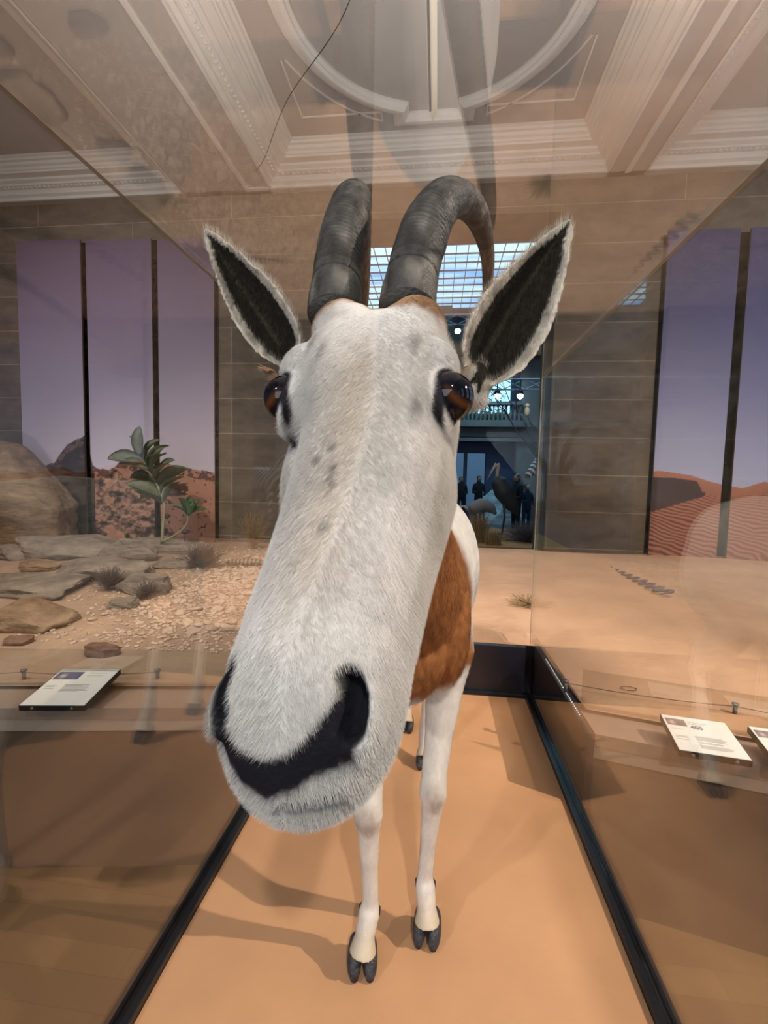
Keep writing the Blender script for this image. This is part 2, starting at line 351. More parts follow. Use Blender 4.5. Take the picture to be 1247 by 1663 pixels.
# ceiling: soffit beams with coffers, swept mouldings
def ceiling():
    ZC = 4.52
    tag(boxo('ceiling', (WX0, WX1, WY0, 5.8, ZC, ZC+.1), M['plaster']), kind=S)
    bm = bmesh.new()
    coffers = [(-5.6, -2.92, .2, 5.12), (-1.92, 1.62, .2, 5.12), (1.98, 4.7, .2, 5.12)]
    ys = .2
    # soffit slabs between coffers
    for a, b in [(-2.92, -1.92), (1.62, 1.98)]: box(bm, a, b, WY0, 5.2, 4.25, ZC)
    box(bm, WX0, WX1, WY0, .2, 4.25, ZC); box(bm, WX0, WX1, 5.12, 5.2, 4.25, ZC)
    so = bm_obj('ceiling_beams', bm, M['plaster']); tag(so, kind=S)
    prof = [(0, 4.245), (.02, 4.245), (.02, 4.275), (.055, 4.29), (.06, 4.31), (.075, 4.33), (.13, 4.345), (.135, 4.36), (.17, 4.375), (.175, 4.395), (.25, 4.40),
            (.255, 4.415), (.27, 4.42), (.275, 4.44), (.30, 4.45), (.31, 4.475), (.335, 4.48), (.34, 4.50), (.36, 4.505), (.36, 4.53), (0, 4.53)]
    def sweep_rect(name, x0, x1, y0, y1, prof, m):
        bm = bmesh.new(); rings = []
        for cx, cy, sx, sy in [(x0, y0, 1, 1), (x1, y0, -1, 1), (x1, y1, -1, -1), (x0, y1, 1, -1)]:
            rings.append([bm.verts.new((cx+sx*d, cy+sy*d, z)) for d, z in prof])
        for i in range(4):
            a, b = rings[i], rings[(i+1) % 4]
            for k in range(len(prof)-1): bm.faces.new((a[k], a[k+1], b[k+1], b[k]))
        # egg and dart band
        n = int((x1-x0-.3)/.055)
        for k in range(n):
            px = x0+.15+(k+.5)*(x1-x0-.3)/n
            ellipsoid(bm, (px, y1-.10, 4.336), .017, .02, .012, sub=1)
        n = int((y1-y0-.3)/.055)
        for k in range(n):
            py = y0+.15+(k+.5)*(y1-y0-.3)/n
            if py > 2:
                ellipsoid(bm, (x0+.10, py, 4.336), .02, .017, .012, sub=1)
        return tag(bm_obj(name, bm, m), kind=S)
    for i, c in enumerate(coffers): sweep_rect('trim_%d' % (i+1), *c, prof, M['plaster_light'])
    # thin bead on the beam soffit
    bm = bmesh.new()
    for dx, ww, z in [(0, .05, 4.235), (.012, .026, 4.228)]: box(bm, -2.195+dx, -2.195+dx+ww, .4, 5.12, z, 4.26)
    box(bm, 1.775, 1.825, .4, 5.12, 4.235, 4.26)
    box(bm, -2.195, -1.93, 5.08, 5.12, 4.235, 4.26)
    tag(bm_obj('trim_4', bm, M['plaster_light']), kind=S)
    # oval moulding
    cx, cy, Rr = -.14, 3.42, 1.10
    path = [(cx-Rr, .9), (cx-Rr, 2.0), (cx-Rr, 2.8)]
    for k in range(0, 29):
        a = math.pi+math.pi*k/28
        x, y = cx+Rr*math.cos(a), cy-Rr*math.sin(a)
        if abs(x-cx) < .30: continue
        path.append((x, y))
    left = [p for p in path if p[0] < cx]; right = [p for p in path if p[0] > cx]
    yk = cy+math.sqrt(Rr*Rr-.3**2)
    path = left+[(cx-.30, yk), (cx-.30, yk+.13), (cx+.30, yk+.13), (cx+.30, yk)]+right+[(cx+Rr, 2.8), (cx+Rr, 2.0), (cx+Rr, .9)]
    def sweep_open(bm, path, prof):
        P = [Vector((p[0], p[1])) for p in path]; rings = []
        for i, p in enumerate(P):
            d1 = (P[i]-P[i-1]).normalized() if i else (P[1]-P[0]).normalized()
            d2 = (P[i+1]-P[i]).normalized() if i < len(P)-1 else d1
            n1 = Vector((-d1.y, d1.x)); n2 = Vector((-d2.y, d2.x)); nn = (n1+n2).normalized(); k = 1/max(.35, nn.dot(n1))
            rings.append([bm.verts.new((p.x+nn.x*o*k, p.y+nn.y*o*k, z)) for o, z in prof])
        for a, b in zip(rings[:-1], rings[1:]):
            for k in range(len(prof)-1): bm.faces.new((a[k], b[k], b[k+1], a[k+1]))
    bm = bmesh.new()
    sweep_open(bm, path, [(-.075, 4.53), (-.075, 4.50), (-.05, 4.485), (-.05, 4.47), (-.03, 4.455), (-.01, 4.455), (-.01, 4.47), (.015, 4.47), (.02, 4.485), (.045, 4.485), (.05, 4.50), (.075, 4.505), (.075, 4.53)])
    # thin inner frame lines with concave corner
    for sx in (-1, 1):
        fr = []
        x0 = cx+sx*1.24; y1 = 4.52
        arc = []
        for k in range(12):
            a = R(22)+R(46)*k/11
            arc.append((cx+sx*(Rr+.20)*math.cos(a), cy+(Rr+.20)*math.sin(a)))
        fr = [(x0, arc[0][1]), (x0, y1), (arc[-1][0], y1)]+arc[::-1]
        if sx > 0: fr = fr[::-1]
        sweep_open(bm, fr, [(-.007, 4.53), (-.007, 4.511), (.007, 4.511), (.007, 4.53)])
    o = bm_obj('trim_5', bm, M['plaster_light']); tag(o, kind=S)
ceiling()

# hanging linear lamp and cable
lamp = empty('linear_lamp', (-.13, 3.6, 4.12)); tag(lamp, 'long slim cream bar lamp hanging under the oval ceiling moulding', 'lamp')
bm = bmesh.new()
pts = [(-.035, -2.0), (.035, -2.0), (.035, .40), (0, .50), (-.035, .40)]
lo = [bm.verts.new((x, y, -.02)) for x, y in pts]; hi = [bm.verts.new((x, y, .03)) for x, y in pts]
bm.faces.new(lo[::-1]); bm.faces.new(hi)
for i in range(5): bm.faces.new((lo[i], lo[(i+1) % 5], hi[(i+1) % 5], hi[i]))
bm_obj('housing', bm, mat('lamp_housing', (.75, .68, .55), .4), lamp)
bm = bmesh.new(); box(bm, -.03, -.012, -2.0, .38, -.03, -.0195); bm_obj('rail', bm, M['black'], lamp)
for y in (-.9, .2):
    bm = bmesh.new(); tube(bm, [(0, y, .03), (0, y, .40)], .004, 6); bm_obj('suspension_wire', bm, M['steel'], lamp)
bm = bmesh.new()
tube(bm, [tuple(p) for p in catmull([(-.45, 2.8, 4.45), (-.75, 3.45, 4.40), (-1.35, 4.0, 4.28), (-1.75, 4.55, 4.22), (-1.95, 4.8, 4.24)], 8)], .0035, 6)
tag(bm_obj('ceiling_cable', bm, M['black']), 'thin dark cable drooping across the moulded ceiling left of the oval', 'cable')

# ------------------------------------------------------------------ display case
X0, X1, YB, YC = -.583, .485, 2.43, 1.60
HT = 1.64
case = empty('display_case', (0, 1.2, ZF)); tag(case, 'large glass display case on a black and sand coloured plinth around the antelope', 'display case')
def cchild(name, b, m, bev=0):
    bm = bmesh.new(); box(bm, *b, bev=bev)
    for v in bm.verts: v.co -= Vector((0, 1.2, ZF))
    return bm_obj(name, bm, m, case)
cchild('plinth', (X0-.04, X1+.04, -.25, YB+.03, ZF, -.02), M['taupe'])
cchild('glass_panel', (X0-.028, X0-.020, -.25, YB, .012, HT), M['glass'])
cchild('glass_panel', (X1+.020, X1+.028, -.25, YB, .012, HT), M['glass'])
cchild('glass_panel', (X0-.020, X1+.020, YB, YB+.008, .012, HT), M['glass_back'])
cchild('glass_edge', (X0-.029, X0-.0195, -.25, YB, HT-.0006, HT), M['glass_edge'])
cchild('glass_edge', (X1+.0195, X1+.029, -.25, YB, HT-.0006, HT), M['glass_edge'])
cchild('glass_edge', (X1+.020, X1+.0265, YB+.0081, YB+.0085, .27, HT), M['glass_edge'])
cchild('top_glass_panel', (X0-.028, X1+.028, -.25, YB+.008, HT, HT+.008), M['glass_top'])
for xa, xb in ((X0-.05, X0), (X1, X1+.05)):
    cchild('bottom_rail', (xa, xa+.018, -.25, YB, -.02, .016), M['black'], .002)
    cchild('bottom_rail', (xb-.018, xb, -.25, YB, -.02, .016), M['black'], .002)
    cchild('rail_channel', (xa+.018, xb-.018, -.25, YB, -.02, .004), M['black'])
cchild('back_barrier', (X0+.001, X1-.001, YB-.022, YB-.002, -.02, .262), M['navy'], .003)
cchild('bottom_rail', (X0, X1, YB-.045, YB-.023, -.02, .016), M['black'], .002)
cchild('side_barrier', (X1+.05, X1+.078, YC, YB+.045, ZF, .262), M['navy'], .003)
cchild('side_barrier', (X0-.078, X0-.05, YC, YB+.045, ZF, .262), M['navy'], .003)
bm = bmesh.new()
me, P = grid_mesh('sand_bed', 90, 200, lambda u, v: np.stack([X0+.001+u*(X1-X0-.002), -1.2+(-.25+v*(YB+.22)), -ZF-.006+.006*fbm(u*4, v*8, 3, 5)], -1))
sb = mesh_obj('sand_bed', me, M['case_sand'], case, True)
# LED dots along the side barrier
bm = bmesh.new()
for k in range(34): ellipsoid(bm, (X1+.062, 1.72+k*.016, .266), .0022, .0022, .002, sub=1)
tag(bm_obj('led_strip', bm, emis_mat('led_dot', (1, .98, .95), 2.5)), 'row of tiny white light dots along the black barrier top, right of the antelope', 'led strip')

# ------------------------------------------------------------------ dioramas
def ground_z(x, y):
    z = .275+.028*np.clip((y-1.75)/3.4, 0, 1)*2
    z = z+.03*(fbm(x*.7+5, y*.7, 3, 2)-.5)*np.clip((y-1.9)/1.2, 0, 1)
    z = z+.05*np.exp(-((x-2.6)**2/1.2+(y-4.9)**2/.5))+.03*np.exp(-((x-.6)**2/.8+(y-4.9)**2/.3))
    return z
def gz(x, y): return float(ground_z(np.array([float(x)]), np.array([float(y)]))[0])
def yfront(x): return np.where(x > 0, 1.617-.24*(x-.5), 1.60+.163*(x+.583))
def terrain():
    def fn(u, v):
        # u 0..1 across, v 0..1 from front to back
        x = WX0+u*(WX1-WX0)
        yf = yfront(x)+.15
        inside = (x > X0-.08) & (x < X1+.08)
        yf = np.where(inside, YB+.04, yf)
        y = yf+v*(5.35-yf)
        z = ground_z(x, y)
        z = np.where(inside & (v < .02), .25, z)
        return np.stack([x, y, z], -1)
    me, P = grid_mesh('sand_terrain', 420, 130, fn)
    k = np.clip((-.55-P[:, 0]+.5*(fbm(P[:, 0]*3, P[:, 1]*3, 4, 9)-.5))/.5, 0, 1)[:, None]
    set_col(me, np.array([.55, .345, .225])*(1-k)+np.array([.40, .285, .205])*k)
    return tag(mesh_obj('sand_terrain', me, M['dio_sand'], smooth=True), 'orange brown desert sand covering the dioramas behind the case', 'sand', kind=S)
terrain()
def ledges():
    for side, (xa, xb) in (('right', (X1+.08, WX1)), ('left', (WX0, X0-.08))):
        bm = bmesh.new()
        def strip(o0, o1, z0, z1):
            q = [(x, float(yfront(np.array(x)))+o) for x, o in ((xa, o0), (xb, o0), (xb, o1), (xa, o1))]
            lo = [bm.verts.new((x, y, z0)) for x, y in q]; hi = [bm.verts.new((x, y, z1)) for x, y in q]
            bm.faces.new(lo[::-1]); bm.faces.new(hi)
            for i in range(4): bm.faces.new((lo[i], lo[(i+1) % 4], hi[(i+1) % 4], hi[i]))
        root = empty('diorama_base', ((xa+xb)/2, float(yfront(np.array((xa+xb)/2))), ZF))
        tag(root, 'brown base wall with pale sill of the diorama on the %s' % ('right, with two label panels' if side == 'right' else 'left, with one label panel'), 'base wall')
        root['kind'] = S
        def fin(nm, bm, m):
            for v in bm.verts: v.co -= root.location
            bm_obj(nm, bm, m, root)
        strip(.03, .17, ZF, .17); fin('base_wall', bm, M['taupe'])
        bm = bmesh.new(); strip(0, .17, .215, .26); fin('sill', bm, M['ledge'])
        bm = bmesh.new(); strip(.008, .17, .17, .215); fin('lit_sill_band', bm, M['ledge_lit'])  # lit stripe under the sill, put into a paler slab
        bm = bmesh.new(); strip(.155, .161, .26, .42)
        o = bm_obj('low_glass_barrier', bm, M['glass'])
        tag(o, 'low clear glass barrier on the sill of the %s diorama' % side, 'glass barrier')
ledges()

def post(x, y, label):
    z = gz(x, y); root = empty('barrier_post', (x, y, z)); tag(root, label, 'post', 'small wire posts in the sand')
    bm = bmesh.new(); tube(bm, [(0, 0, -.01), (0, 0, .034)], .0075, 12); bm_obj('stem', bm, M['steel'], root, True)
    bm = bmesh.new(); tube(bm, [(0, 0, .034), (0, 0, .039)], .012, 12); bm_obj('cap', bm, M['steel'], root, True)
    return (x, y, z+.028)
pr = [post(.545, 1.90, 'small grey wire post nearest the case on the right sand'), post(1.125, 1.80, 'small grey wire post behind the larger right label panel'), post(2.0, 1.55, 'small grey wire post at the far right')]
pl = [post(-1.12, 1.73, 'small grey wire post right of the left label panel'), post(-1.64, 1.64, 'small grey wire post left of the left label panel'), post(-2.4, 1.5, 'small grey wire post at the far left')]
for P_, lb in ((pr, 'thin wire strung along the right sand diorama'), (pl, 'thin wire strung along the left rocky diorama')):
    bm = bmesh.new()
    for a, b in zip(P_[:-1], P_[1:]):
        mid = [(a[0]*(1-t)+b[0]*t, a[1]*(1-t)+b[1]*t, a[2]*(1-t)+b[2]*t-.01*4*t*(1-t)) for t in np.linspace(0, 1, 9)]
        tube(bm, mid, .0016, 5)
    tag(bm_obj('barrier_wire', bm, M['dry']), lb, 'wire')
bm = bmesh.new()
tube(bm, [(.80+.03*math.cos(a), 1.93+.022*math.sin(a), .285+.004*a/6) for a in np.linspace(0, 6.6, 24)], .0016, 5)
tag(bm_obj('wire_loop', bm, M['dry']), 'small loop of wire lying on the sand behind the right glass barrier', 'wire')

# label panels
def label_panel(name_lbl, corners, thick, photo, lines, big=None, photo_col=(.22, .17, .17)):
    """corners: front-left, front-right, back-right, back-left on the top face"""
    FL, FR, BR, BL = [Vector(c) for c in corners]
    c0 = (FL+FR+BR+BL)/4
    ux = (FR-FL).normalized(); n = ux.cross((BL-FL)).normalized(); uy = n.cross(ux)
    W = ((FR-FL).length+(BR-BL).length)/2; H = (BL-FL).dot(uy)
    root = empty('label_panel', c0-n*thick); tag(root, name_lbl, 'label')
    mw = Matrix((ux, uy, n)).transposed().to_4x4(); mw.translation = c0-n*thick
    root.matrix_world = mw
    bm = bmesh.new(); box(bm, -W/2, W/2, -H/2, H/2, 0, thick-.001, .002); bm_obj('panel_body', bm, M['black'], root)
    bm = bmesh.new(); box(bm, -W/2+.002, W/2-.002, -H/2+.002, H/2-.002, thick-.001, thick); bm_obj('card', bm, M['card'], root)
    for sx in (-.3, .3):
        bm = bmesh.new(); ellipsoid(bm, (sx*W, -H/2, thick*.45), .006, .003, .006, sub=2); bm_obj('screw', bm, M['steel'], root, True)
    z = thick+.0004
    x0, x1, y0, y1 = photo
    me, P = grid_mesh('printed_photo', 40, 24, lambda u, v: np.stack([-W/2+W*(x0+u*(x1-x0)), -H/2+H*(y0+v*(y1-y0)), u*0+z], -1))
    nn = fbm(P[:, 0]*60, P[:, 1]*60, 3, 3)[:, None]
    cc = np.array(photo_col)[None]*(.6+nn)
    uu = (P[:, 0]-P[:, 0].min())/np.ptp(P[:, 0]); vv = (P[:, 1]-P[:, 1].min())/np.ptp(P[:, 1])
    blob = np.exp(-(((uu-.3)/.12)**2+((vv-.45)/.25)**2))[:, None]
    cc = cc*(1-blob)+np.array([.6, .52, .5])*blob
    set_col(me, cc); mesh_obj('printed_photo', me, M['print'], root)
    for sel in (lambda l: l[0] < .3, lambda l: l[0] >= .3 and l[1] > .7, lambda l: l[0] >= .3 and l[1] <= .7):
        bm = bmesh.new()
        for (x, y, wd, hh) in [l for l in lines if sel(l)]:
            box(bm, -W/2+W*x, -W/2+W*(x+wd), -H/2+H*y, -H/2+H*(y+hh), z-.0003, z)
        bm_obj('printed_text', bm, M['ink_light'], root)
    if big:
        txt, x, y, sz = big
        cu = bpy.data.curves.new('t', 'FONT'); cu.body = txt; cu.size = sz*H; cu.extrude = .0001; cu.offset = .0008
        to = bpy.data.objects.new('t', cu); COL.objects.link(to)
        dg = bpy.context.evaluated_depsgraph_get(); me = bpy.data.meshes.new_from_object(to.evaluated_get(dg)); bpy.data.objects.remove(to)
        o = mesh_obj('printed_number', me, M['ink'], root); o.location = (-W/2+W*x, -H/2+H*y, z)
M['print'] = attr_mat('printed_photo', .4)
body = [(.36, .44, .40, .013), (.36, .415, .42, .013), (.36, .39, .44, .013), (.36, .365, .40, .013), (.36, .34, .43, .013),
        (.36, .29, .36, .012), (.36, .265, .34, .012), (.36, .21, .43, .012), (.36, .185, .46, .012), (.36, .16, .45, .012), (.36, .135, .40, .012),
        (.07, .60, .2, .008), (.07, .40, .17, .012), (.07, .37, .19, .012), (.07, .31, .17, .012), (.36, .84, .30, .01), (.36, .79, .25, .01)]
label_panel('white tilted label card with photo and text on the right sill', [(.768, 1.445, .315), (.957, 1.417, .315), (.964, 1.603, .335), (.771, 1.633, .335)], .022, (.04, .34, .70, .90), body, ('405', .38, .66, .13))
label_panel('white label card cut off at the right edge of the picture', [(1.015, 1.408, .315), (1.204, 1.379, .315), (1.222, 1.565, .335), (1.031, 1.594, .335)], .022, (.04, .34, .70, .90), body)
label_panel('white tilted label card with photo and text on the left sill', [(-1.415, 1.395, .305), (-1.19, 1.43, .305), (-1.243, 1.665, .335), (-1.462, 1.63, .335)], .022, (.03, .45, .68, .90),
            [(.35, .52, .4, .02), (.35, .50, .3, .012), (.35, .46, .42, .014), (.35, .43, .43, .014), (.35, .40, .40, .014), (.35, .37, .45, .014), (.35, .34, .30, .014), (.07, .50, .17, .012), (.07, .47, .14, .012), (.07, .42, .16, .012), (.55, .86, .3, .01), (.55, .78, .26, .01)], photo_col=(.10, .11, .17))

# ---- murals (printed hangings in the wall openings)
M['mural'] = attr_mat('mural_print', .75, .2)
def mural(label, x0, x1, z0, z1, fn, y=5.12, group=None):
    nx, nz = int((x1-x0)/.0075)+2, int((z1-z0)/.0075)+2
    root = empty('mural_panel', ((x0+x1)/2, y, z0)); tag(root, label, 'mural', group)
    me, P = grid_mesh('print', nx, nz, lambda u, v: np.stack([x0+u*(x1-x0)-(x0+x1)/2, u*0-.004, v*(z1-z0)], -1))
    set_col(me, fn(P[:, 0]+(x0+x1)/2, P[:, 2]+z0)); mesh_obj('print', me, M['mural'], root)
    bm = bmesh.new(); box(bm, x0-(x0+x1)/2, x1-(x0+x1)/2, -.003, .02, 0, z1-z0); bm_obj('backing_board', bm, M['taupe'], root)
def lerp_ramp(t, stops):
    out = np.zeros((len(t), 3)); xs = [s[0] for s in stops]
    for c in range(3): out[:, c] = np.interp(t, xs, [srgb(s[1])[c] for s in stops])
    return out
def left_mural(x, z):
    c = lerp_ramp(z, [(.3, (225, 212, 220)), (1.2, (196, 188, 204)), (2.2, (158, 148, 168)), (3.0, (136, 120, 142)), (3.8, (112, 92, 112))])
    f = fbm(x*2.2, z*2.2, 6, 11); f2 = fbm(x*9, z*14, 5, 21); f3 = fbm(x*22, z*30, 4, 25)
    ridge = np.interp(x, [-5, -4.6, -4.42, -4.2, -4.1, -3.9, -3.7, -3.3, -3.0, -2.7, -2.5], [1.1, 1.2, 1.44, 1.54, 1.18, 1.16, 1.26, 1.24, 1.22, 1.14, 1.16])+.08*(fbm(x*7, x*0, 4, 5)-.5)
    sand = np.array(srgb((178, 130, 112)))[None]*(.8+.25*f2[:, None]+.2*(f3[:, None]-.5))
    shade = np.clip((f2-.34)*5, 0, 1)[:, None]*np.clip((f3-.25)*3, .2, 1)[:, None]
    rock = np.array(srgb((52, 42, 42)))[None]*(1-shade)+np.array(srgb((184, 146, 126)))[None]*shade
    rz = np.interp(x, [-5, -4.3, -4.05, -3.8, -3.4, -3.2, -3.0, -2.5], [2, 1.4, 1.2, 1.15, .85, .6, .3, .3])
    g = np.where(((z < rz) & (f2 < .62+.2*(x+4))[...])[:, None], rock, sand)
    pit = ((np.abs(z-.92-.1*(x+3.1)) < .07) & (x > -3.5) & (x < -2.9) & (f3 > .35))[:, None] | ((f3 > .68) & (x > -3.2))[:, None]
    g = np.where(pit, np.array(srgb((70, 50, 46)))[None], g)
    darkr = (x < -4.08)[:, None]
    g = np.where(darkr, np.array(srgb((84, 74, 68)))[None]*np.clip(fbm(x*5, z*13, 5, 31)*3-1.1, .08, 1.3)[:, None], g)
    horiz = ((z > ridge-.10) & (z < ridge) & (fbm(x*14, z*20, 4, 41) > .42))[:, None]
    g = np.where(horiz, np.array(srgb((92, 70, 64)))[None]*(.5+1.0*f3[:, None]), g)
    return np.where((z < ridge)[:, None], g, c)
def right_mural(x, z):
    c = lerp_ramp(z, [(.3, (185, 190, 215)), (1.2, (176, 180, 210)), (2.0, (136, 136, 170)), (2.8, (102, 100, 134)), (3.7, (74, 72, 104))])
    ridge = np.interp(x, [2.1, 2.3, 2.6, 2.75, 2.95, 3.1, 3.3, 3.6, 4.4], [1.24, 1.26, 1.22, 1.17, 1.12, 1.10, 1.17, 1.1, 1.05])
    base = np.array(srgb((176, 120, 100)))[None]+x[:, None]*0
    warp = fbm(x*2, z*3, 3, 51)*1.2
    sc = np.interp(z, [.3, 1.1], [1., 2.6])
    ph = (x*.45+(z-1.3)*2.2*(1+.8*(z-.3))+warp*.25)*94+5.0*fbm(x*8, z*9, 3, 61)
    rip = .5+.5*np.sin(ph)
    amp = np.interp(x, [2.1, 2.9, 4], [1, .7, .45])*np.clip((ridge-z)/.15, 0, 1)
    k = (np.clip((rip-.35)*2.2, 0, 1)*amp)[:, None]
    g = base*(1-k)+np.array(srgb((98, 58, 58)))[None]*k
    # the shadowed dune face printed in the picture
    top = np.interp(x, [2.1, 2.45, 2.66, 2.72], [1.20, 1.19, 1.16, 1.05]); bot = np.interp(x, [2.1, 2.2, 2.72, 2.78], [.78, .82, 1.0, 1.04])
    wedge = ((x < 2.75) & (z < top) & (z > bot))[:, None]
    g = np.where(wedge, np.array(srgb((74, 58, 62)))[None]*(.8+.3*fbm(x*6, z*6, 4, 71)[:, None]), g)
    return np.where((z < ridge)[:, None], g, c)
mural('violet sky mural panel with dark rock at the far left', -5.02, -4.20, .2, 3.80, left_mural)
mural('wide violet sky mural panel with rocks behind the leafy plant', -4.13, -3.32, .2, 3.78, left_mural)
mural('violet sky mural panel with red sand beside the left stone pillar', -3.245, -2.57, .2, 3.76, left_mural)
mural('blue grey sky mural panel with shaded dune and dark ripples', 2.23, 2.90, .2, 3.66, right_mural)
mural('blue grey sky mural panel with pale rippled dune at right edge', 2.995, 4.40, .2, 3.66, right_mural)
# windows behind the murals, scattered glows painted into their dark panes
M['darkglass'] = mat('dark_glazing', (.02, .025, .03), .15, noise_scale=2)
def gap_back(n, x0, x1, z1):
    me, P = grid_mesh('pane', 30, 160, lambda u, v: np.stack([x0+u*(x1-x0), u*0+5.75, .2+v*(z1-.2)], -1))
    f = fbm(P[:, 0]*9, P[:, 2]*3.2, 4, 80+n); k = np.clip((f-.48)*6, 0, 1)[:, None]  # k: pale patches painted as bright glimpses in the gaps
    set_col(me, np.array([.012, .014, .018])*(1-k)+np.array([.20, .26, .24])*k)
    tag(mesh_obj('window_%d' % n, me, attr_mat('painted_glow_pane_%d' % n, .2, .5)), kind=S)
gap_back(5, -5.02, -2.56, 3.8); gap_back(6, 2.22, 4.45, 3.66)

# ---- rocks
def rock(name, label, loc, size, m, seed, rz=0, flat=.5, sub=5, cat='rock', group=None, cuts=9, rough=.22):
    bm = bmesh.new(); bmesh.ops.create_icosphere(bm, subdivisions=sub, radius=1)
    rs = random.Random(seed); planes = []
    for k in range(cuts):
        n = Vector((rs.uniform(-1, 1), rs.uniform(-1, 1), rs.uniform(-.3, 1))).normalized(); planes.append((n, rs.uniform(.55, .85)))
    planes.append((Vector((rs.uniform(-.1, .1), rs.uniform(-.15, .05), 1)).normalized(), flat))
    off = Vector((seed*3.7, seed*1.3, 0))
    for v in bm.verts:
        p = v.co.copy(); mx_ = max(abs(p.x), abs(p.y), abs(p.z)); p = p.lerp(p/mx_*.86, .62)
        for n, d in planes:
            q = p.dot(n)
            if q > d: p -= n*(q-d)*.98
        p *= 1+rough*.55*(mn.fractal(p*1.6+off, 1.0, 2.0, 5))
        lay = mn.noise(Vector((p.x*1.2+seed, p.y*1.2, p.z*9)))
        p.x *= 1+.05*lay; p.y *= 1+.05*lay
        v.co = Vector((p.x*size[0], p.y*size[1], p.z*size[2]))
    o = bm_obj(name, bm, m, None, True); o.location = loc; o.rotation_euler = (0, 0, rz)
    tag(o, label, cat, group); return o
RK = [
 ('huge tan boulder at the left edge before the violet mural', (-4.72, 4.62, .80), (.70, .48, .72), 'rock_tan', .2, .8),
 ('rounded brown boulder in front of the huge tan boulder', (-4.50, 3.80, .42), (.48, .30, .28), 'rock_tan', .1, .8),
 ('broad grey brown slab rock behind the flat ledge stone', (-3.46, 4.05, .36), (.62, .34, .23), 'rock_grey', .1, .55),
 ('angular grey rock at the right end of the broad slab', (-2.84, 3.98, .36), (.30, .22, .20), 'rock_grey', .5, .7),
 ('flat layered pale slab rock in the middle of the rocks', (-2.62, 3.28, .36), (.42, .30, .12), 'rock_grey', .05, .6),
 ('long low grey slab under the pale layered slab', (-2.82, 2.88, .31), (.60, .26, .10), 'rock_grey', -.1, .6),
 ('ochre boulder at the lower left of the rocky diorama', (-2.25, 2.22, .30), (.30, .22, .13), 'rock_orange', .2, .6),
 ('long pale slab rock under the leafy plant', (-2.72, 4.45, .36), (.50, .22, .13), 'rock_grey', .15, .6),
 ('grey rounded rock right of the pale layered slab', (-2.02, 2.98, .33), (.20, .17, .12), 'rock_grey', .3, .7),
 ('small wedge shaped grey rock on the gravel edge', (-1.92, 2.62, .31), (.11, .08, .06), 'rock_grey', .1, .6),
 ('whitish grey rock at the left behind the dark hollow', (-3.85, 3.85, .34), (.34, .22, .13), 'rock_grey', .4, .6),
 ('small yellowish rock over the dark hollow at left', (-3.28, 3.45, .33), (.20, .15, .08), 'rock_orange', .2, .6),
 ('reddish brown elongated stone alone on the front sand', (-1.50, 1.92, .305), (.095, .05, .036), 'rock_red', .15, .6),
 ('small pinkish stone below the ochre boulder', (-2.02, 1.98, .29), (.085, .05, .028), 'rock_red', .1, .6),
 ('pale stone cut off at the lower left edge', (-2.25, 1.95, .30), (.09, .08, .05), 'rock_grey', .1, .6),
 ('small brown rock under the dry grey shrub', (-2.25, 3.72, .33), (.20, .12, .08), 'rock_grey', .1, .6),
]
for i, (lb, loc, sz, m, rz, fl) in enumerate(RK):
    rock('boulder' if max(sz) > .3 else 'rock', lb, loc, sz, M[m], i+3, rz, fl)

# pebbles: 290 individual stones on the gravel patch
protos = []
for k in range(6):
    o = rock('pebble', 'pale pink brown pebble on the gravel patch', (0, 0, -3), (.5, .38, .22), M['gravel'], 60+k, 0, .6, 2, 'pebble', 'pebbles of the gravel patch', 5)
    protos.append(o)
nP = 0; tries = 0; used = set()
while nP < 290 and tries < 9000:
    tries += 1
    y = random.uniform(2.15, 4.9); x = random.uniform(-2.3, -.66)
    dens = math.exp(-((x+1.25)/.62)**2-((y-3.2)/1.2)**2)
    if random.random() > dens*1.1+.04: continue
    if x < -1.85 and y > 2.5: continue
    k = nP % 6
    if k in used: o = protos[k].copy(); COL.objects.link(o)
    else: o = protos[k]; used.add(k)
    s = random.choice([.034, .044, .052, .065, .09])*random.uniform(.8, 1.2)
    o.location = (x, y, gz(x, y)+s*.12); o.scale = (s, s, s); o.rotation_euler = (random.uniform(-.3, .3), random.uniform(-.3, .3), random.uniform(0, 6.3))
    nP += 1
# the finest gravel nobody could count
bm = bmesh.new()
for k in range(5200):
    while True:
        y = random.uniform(2.0, 5.0); x = random.uniform(-2.4, -.66)
        if random.random() < math.exp(-((x+1.25)/.65)**2-((y-3.3)/1.25)**2)+.02: break
    s = random.uniform(.006, .018); z = gz(x, y)
    rot = Matrix.Rotation(random.uniform(0, 6), 3, 'Z') @ Matrix.Rotation(random.uniform(-.5, .5), 3, 'X')
    r_ = bmesh.ops.create_icosphere(bm, subdivisions=1, radius=1)
    for v in r_['verts']:
        q = v.co*random.uniform(.8, 1.15); v.co = rot @ Vector((q.x*s, q.y*s*.8, q.z*s*.5))+Vector((x, y, z+s*.2))
tag(bm_obj('gravel', bm, M['gravel']), 'fine pale gravel between the pebbles left of the antelope', 'gravel', kind='stuff')

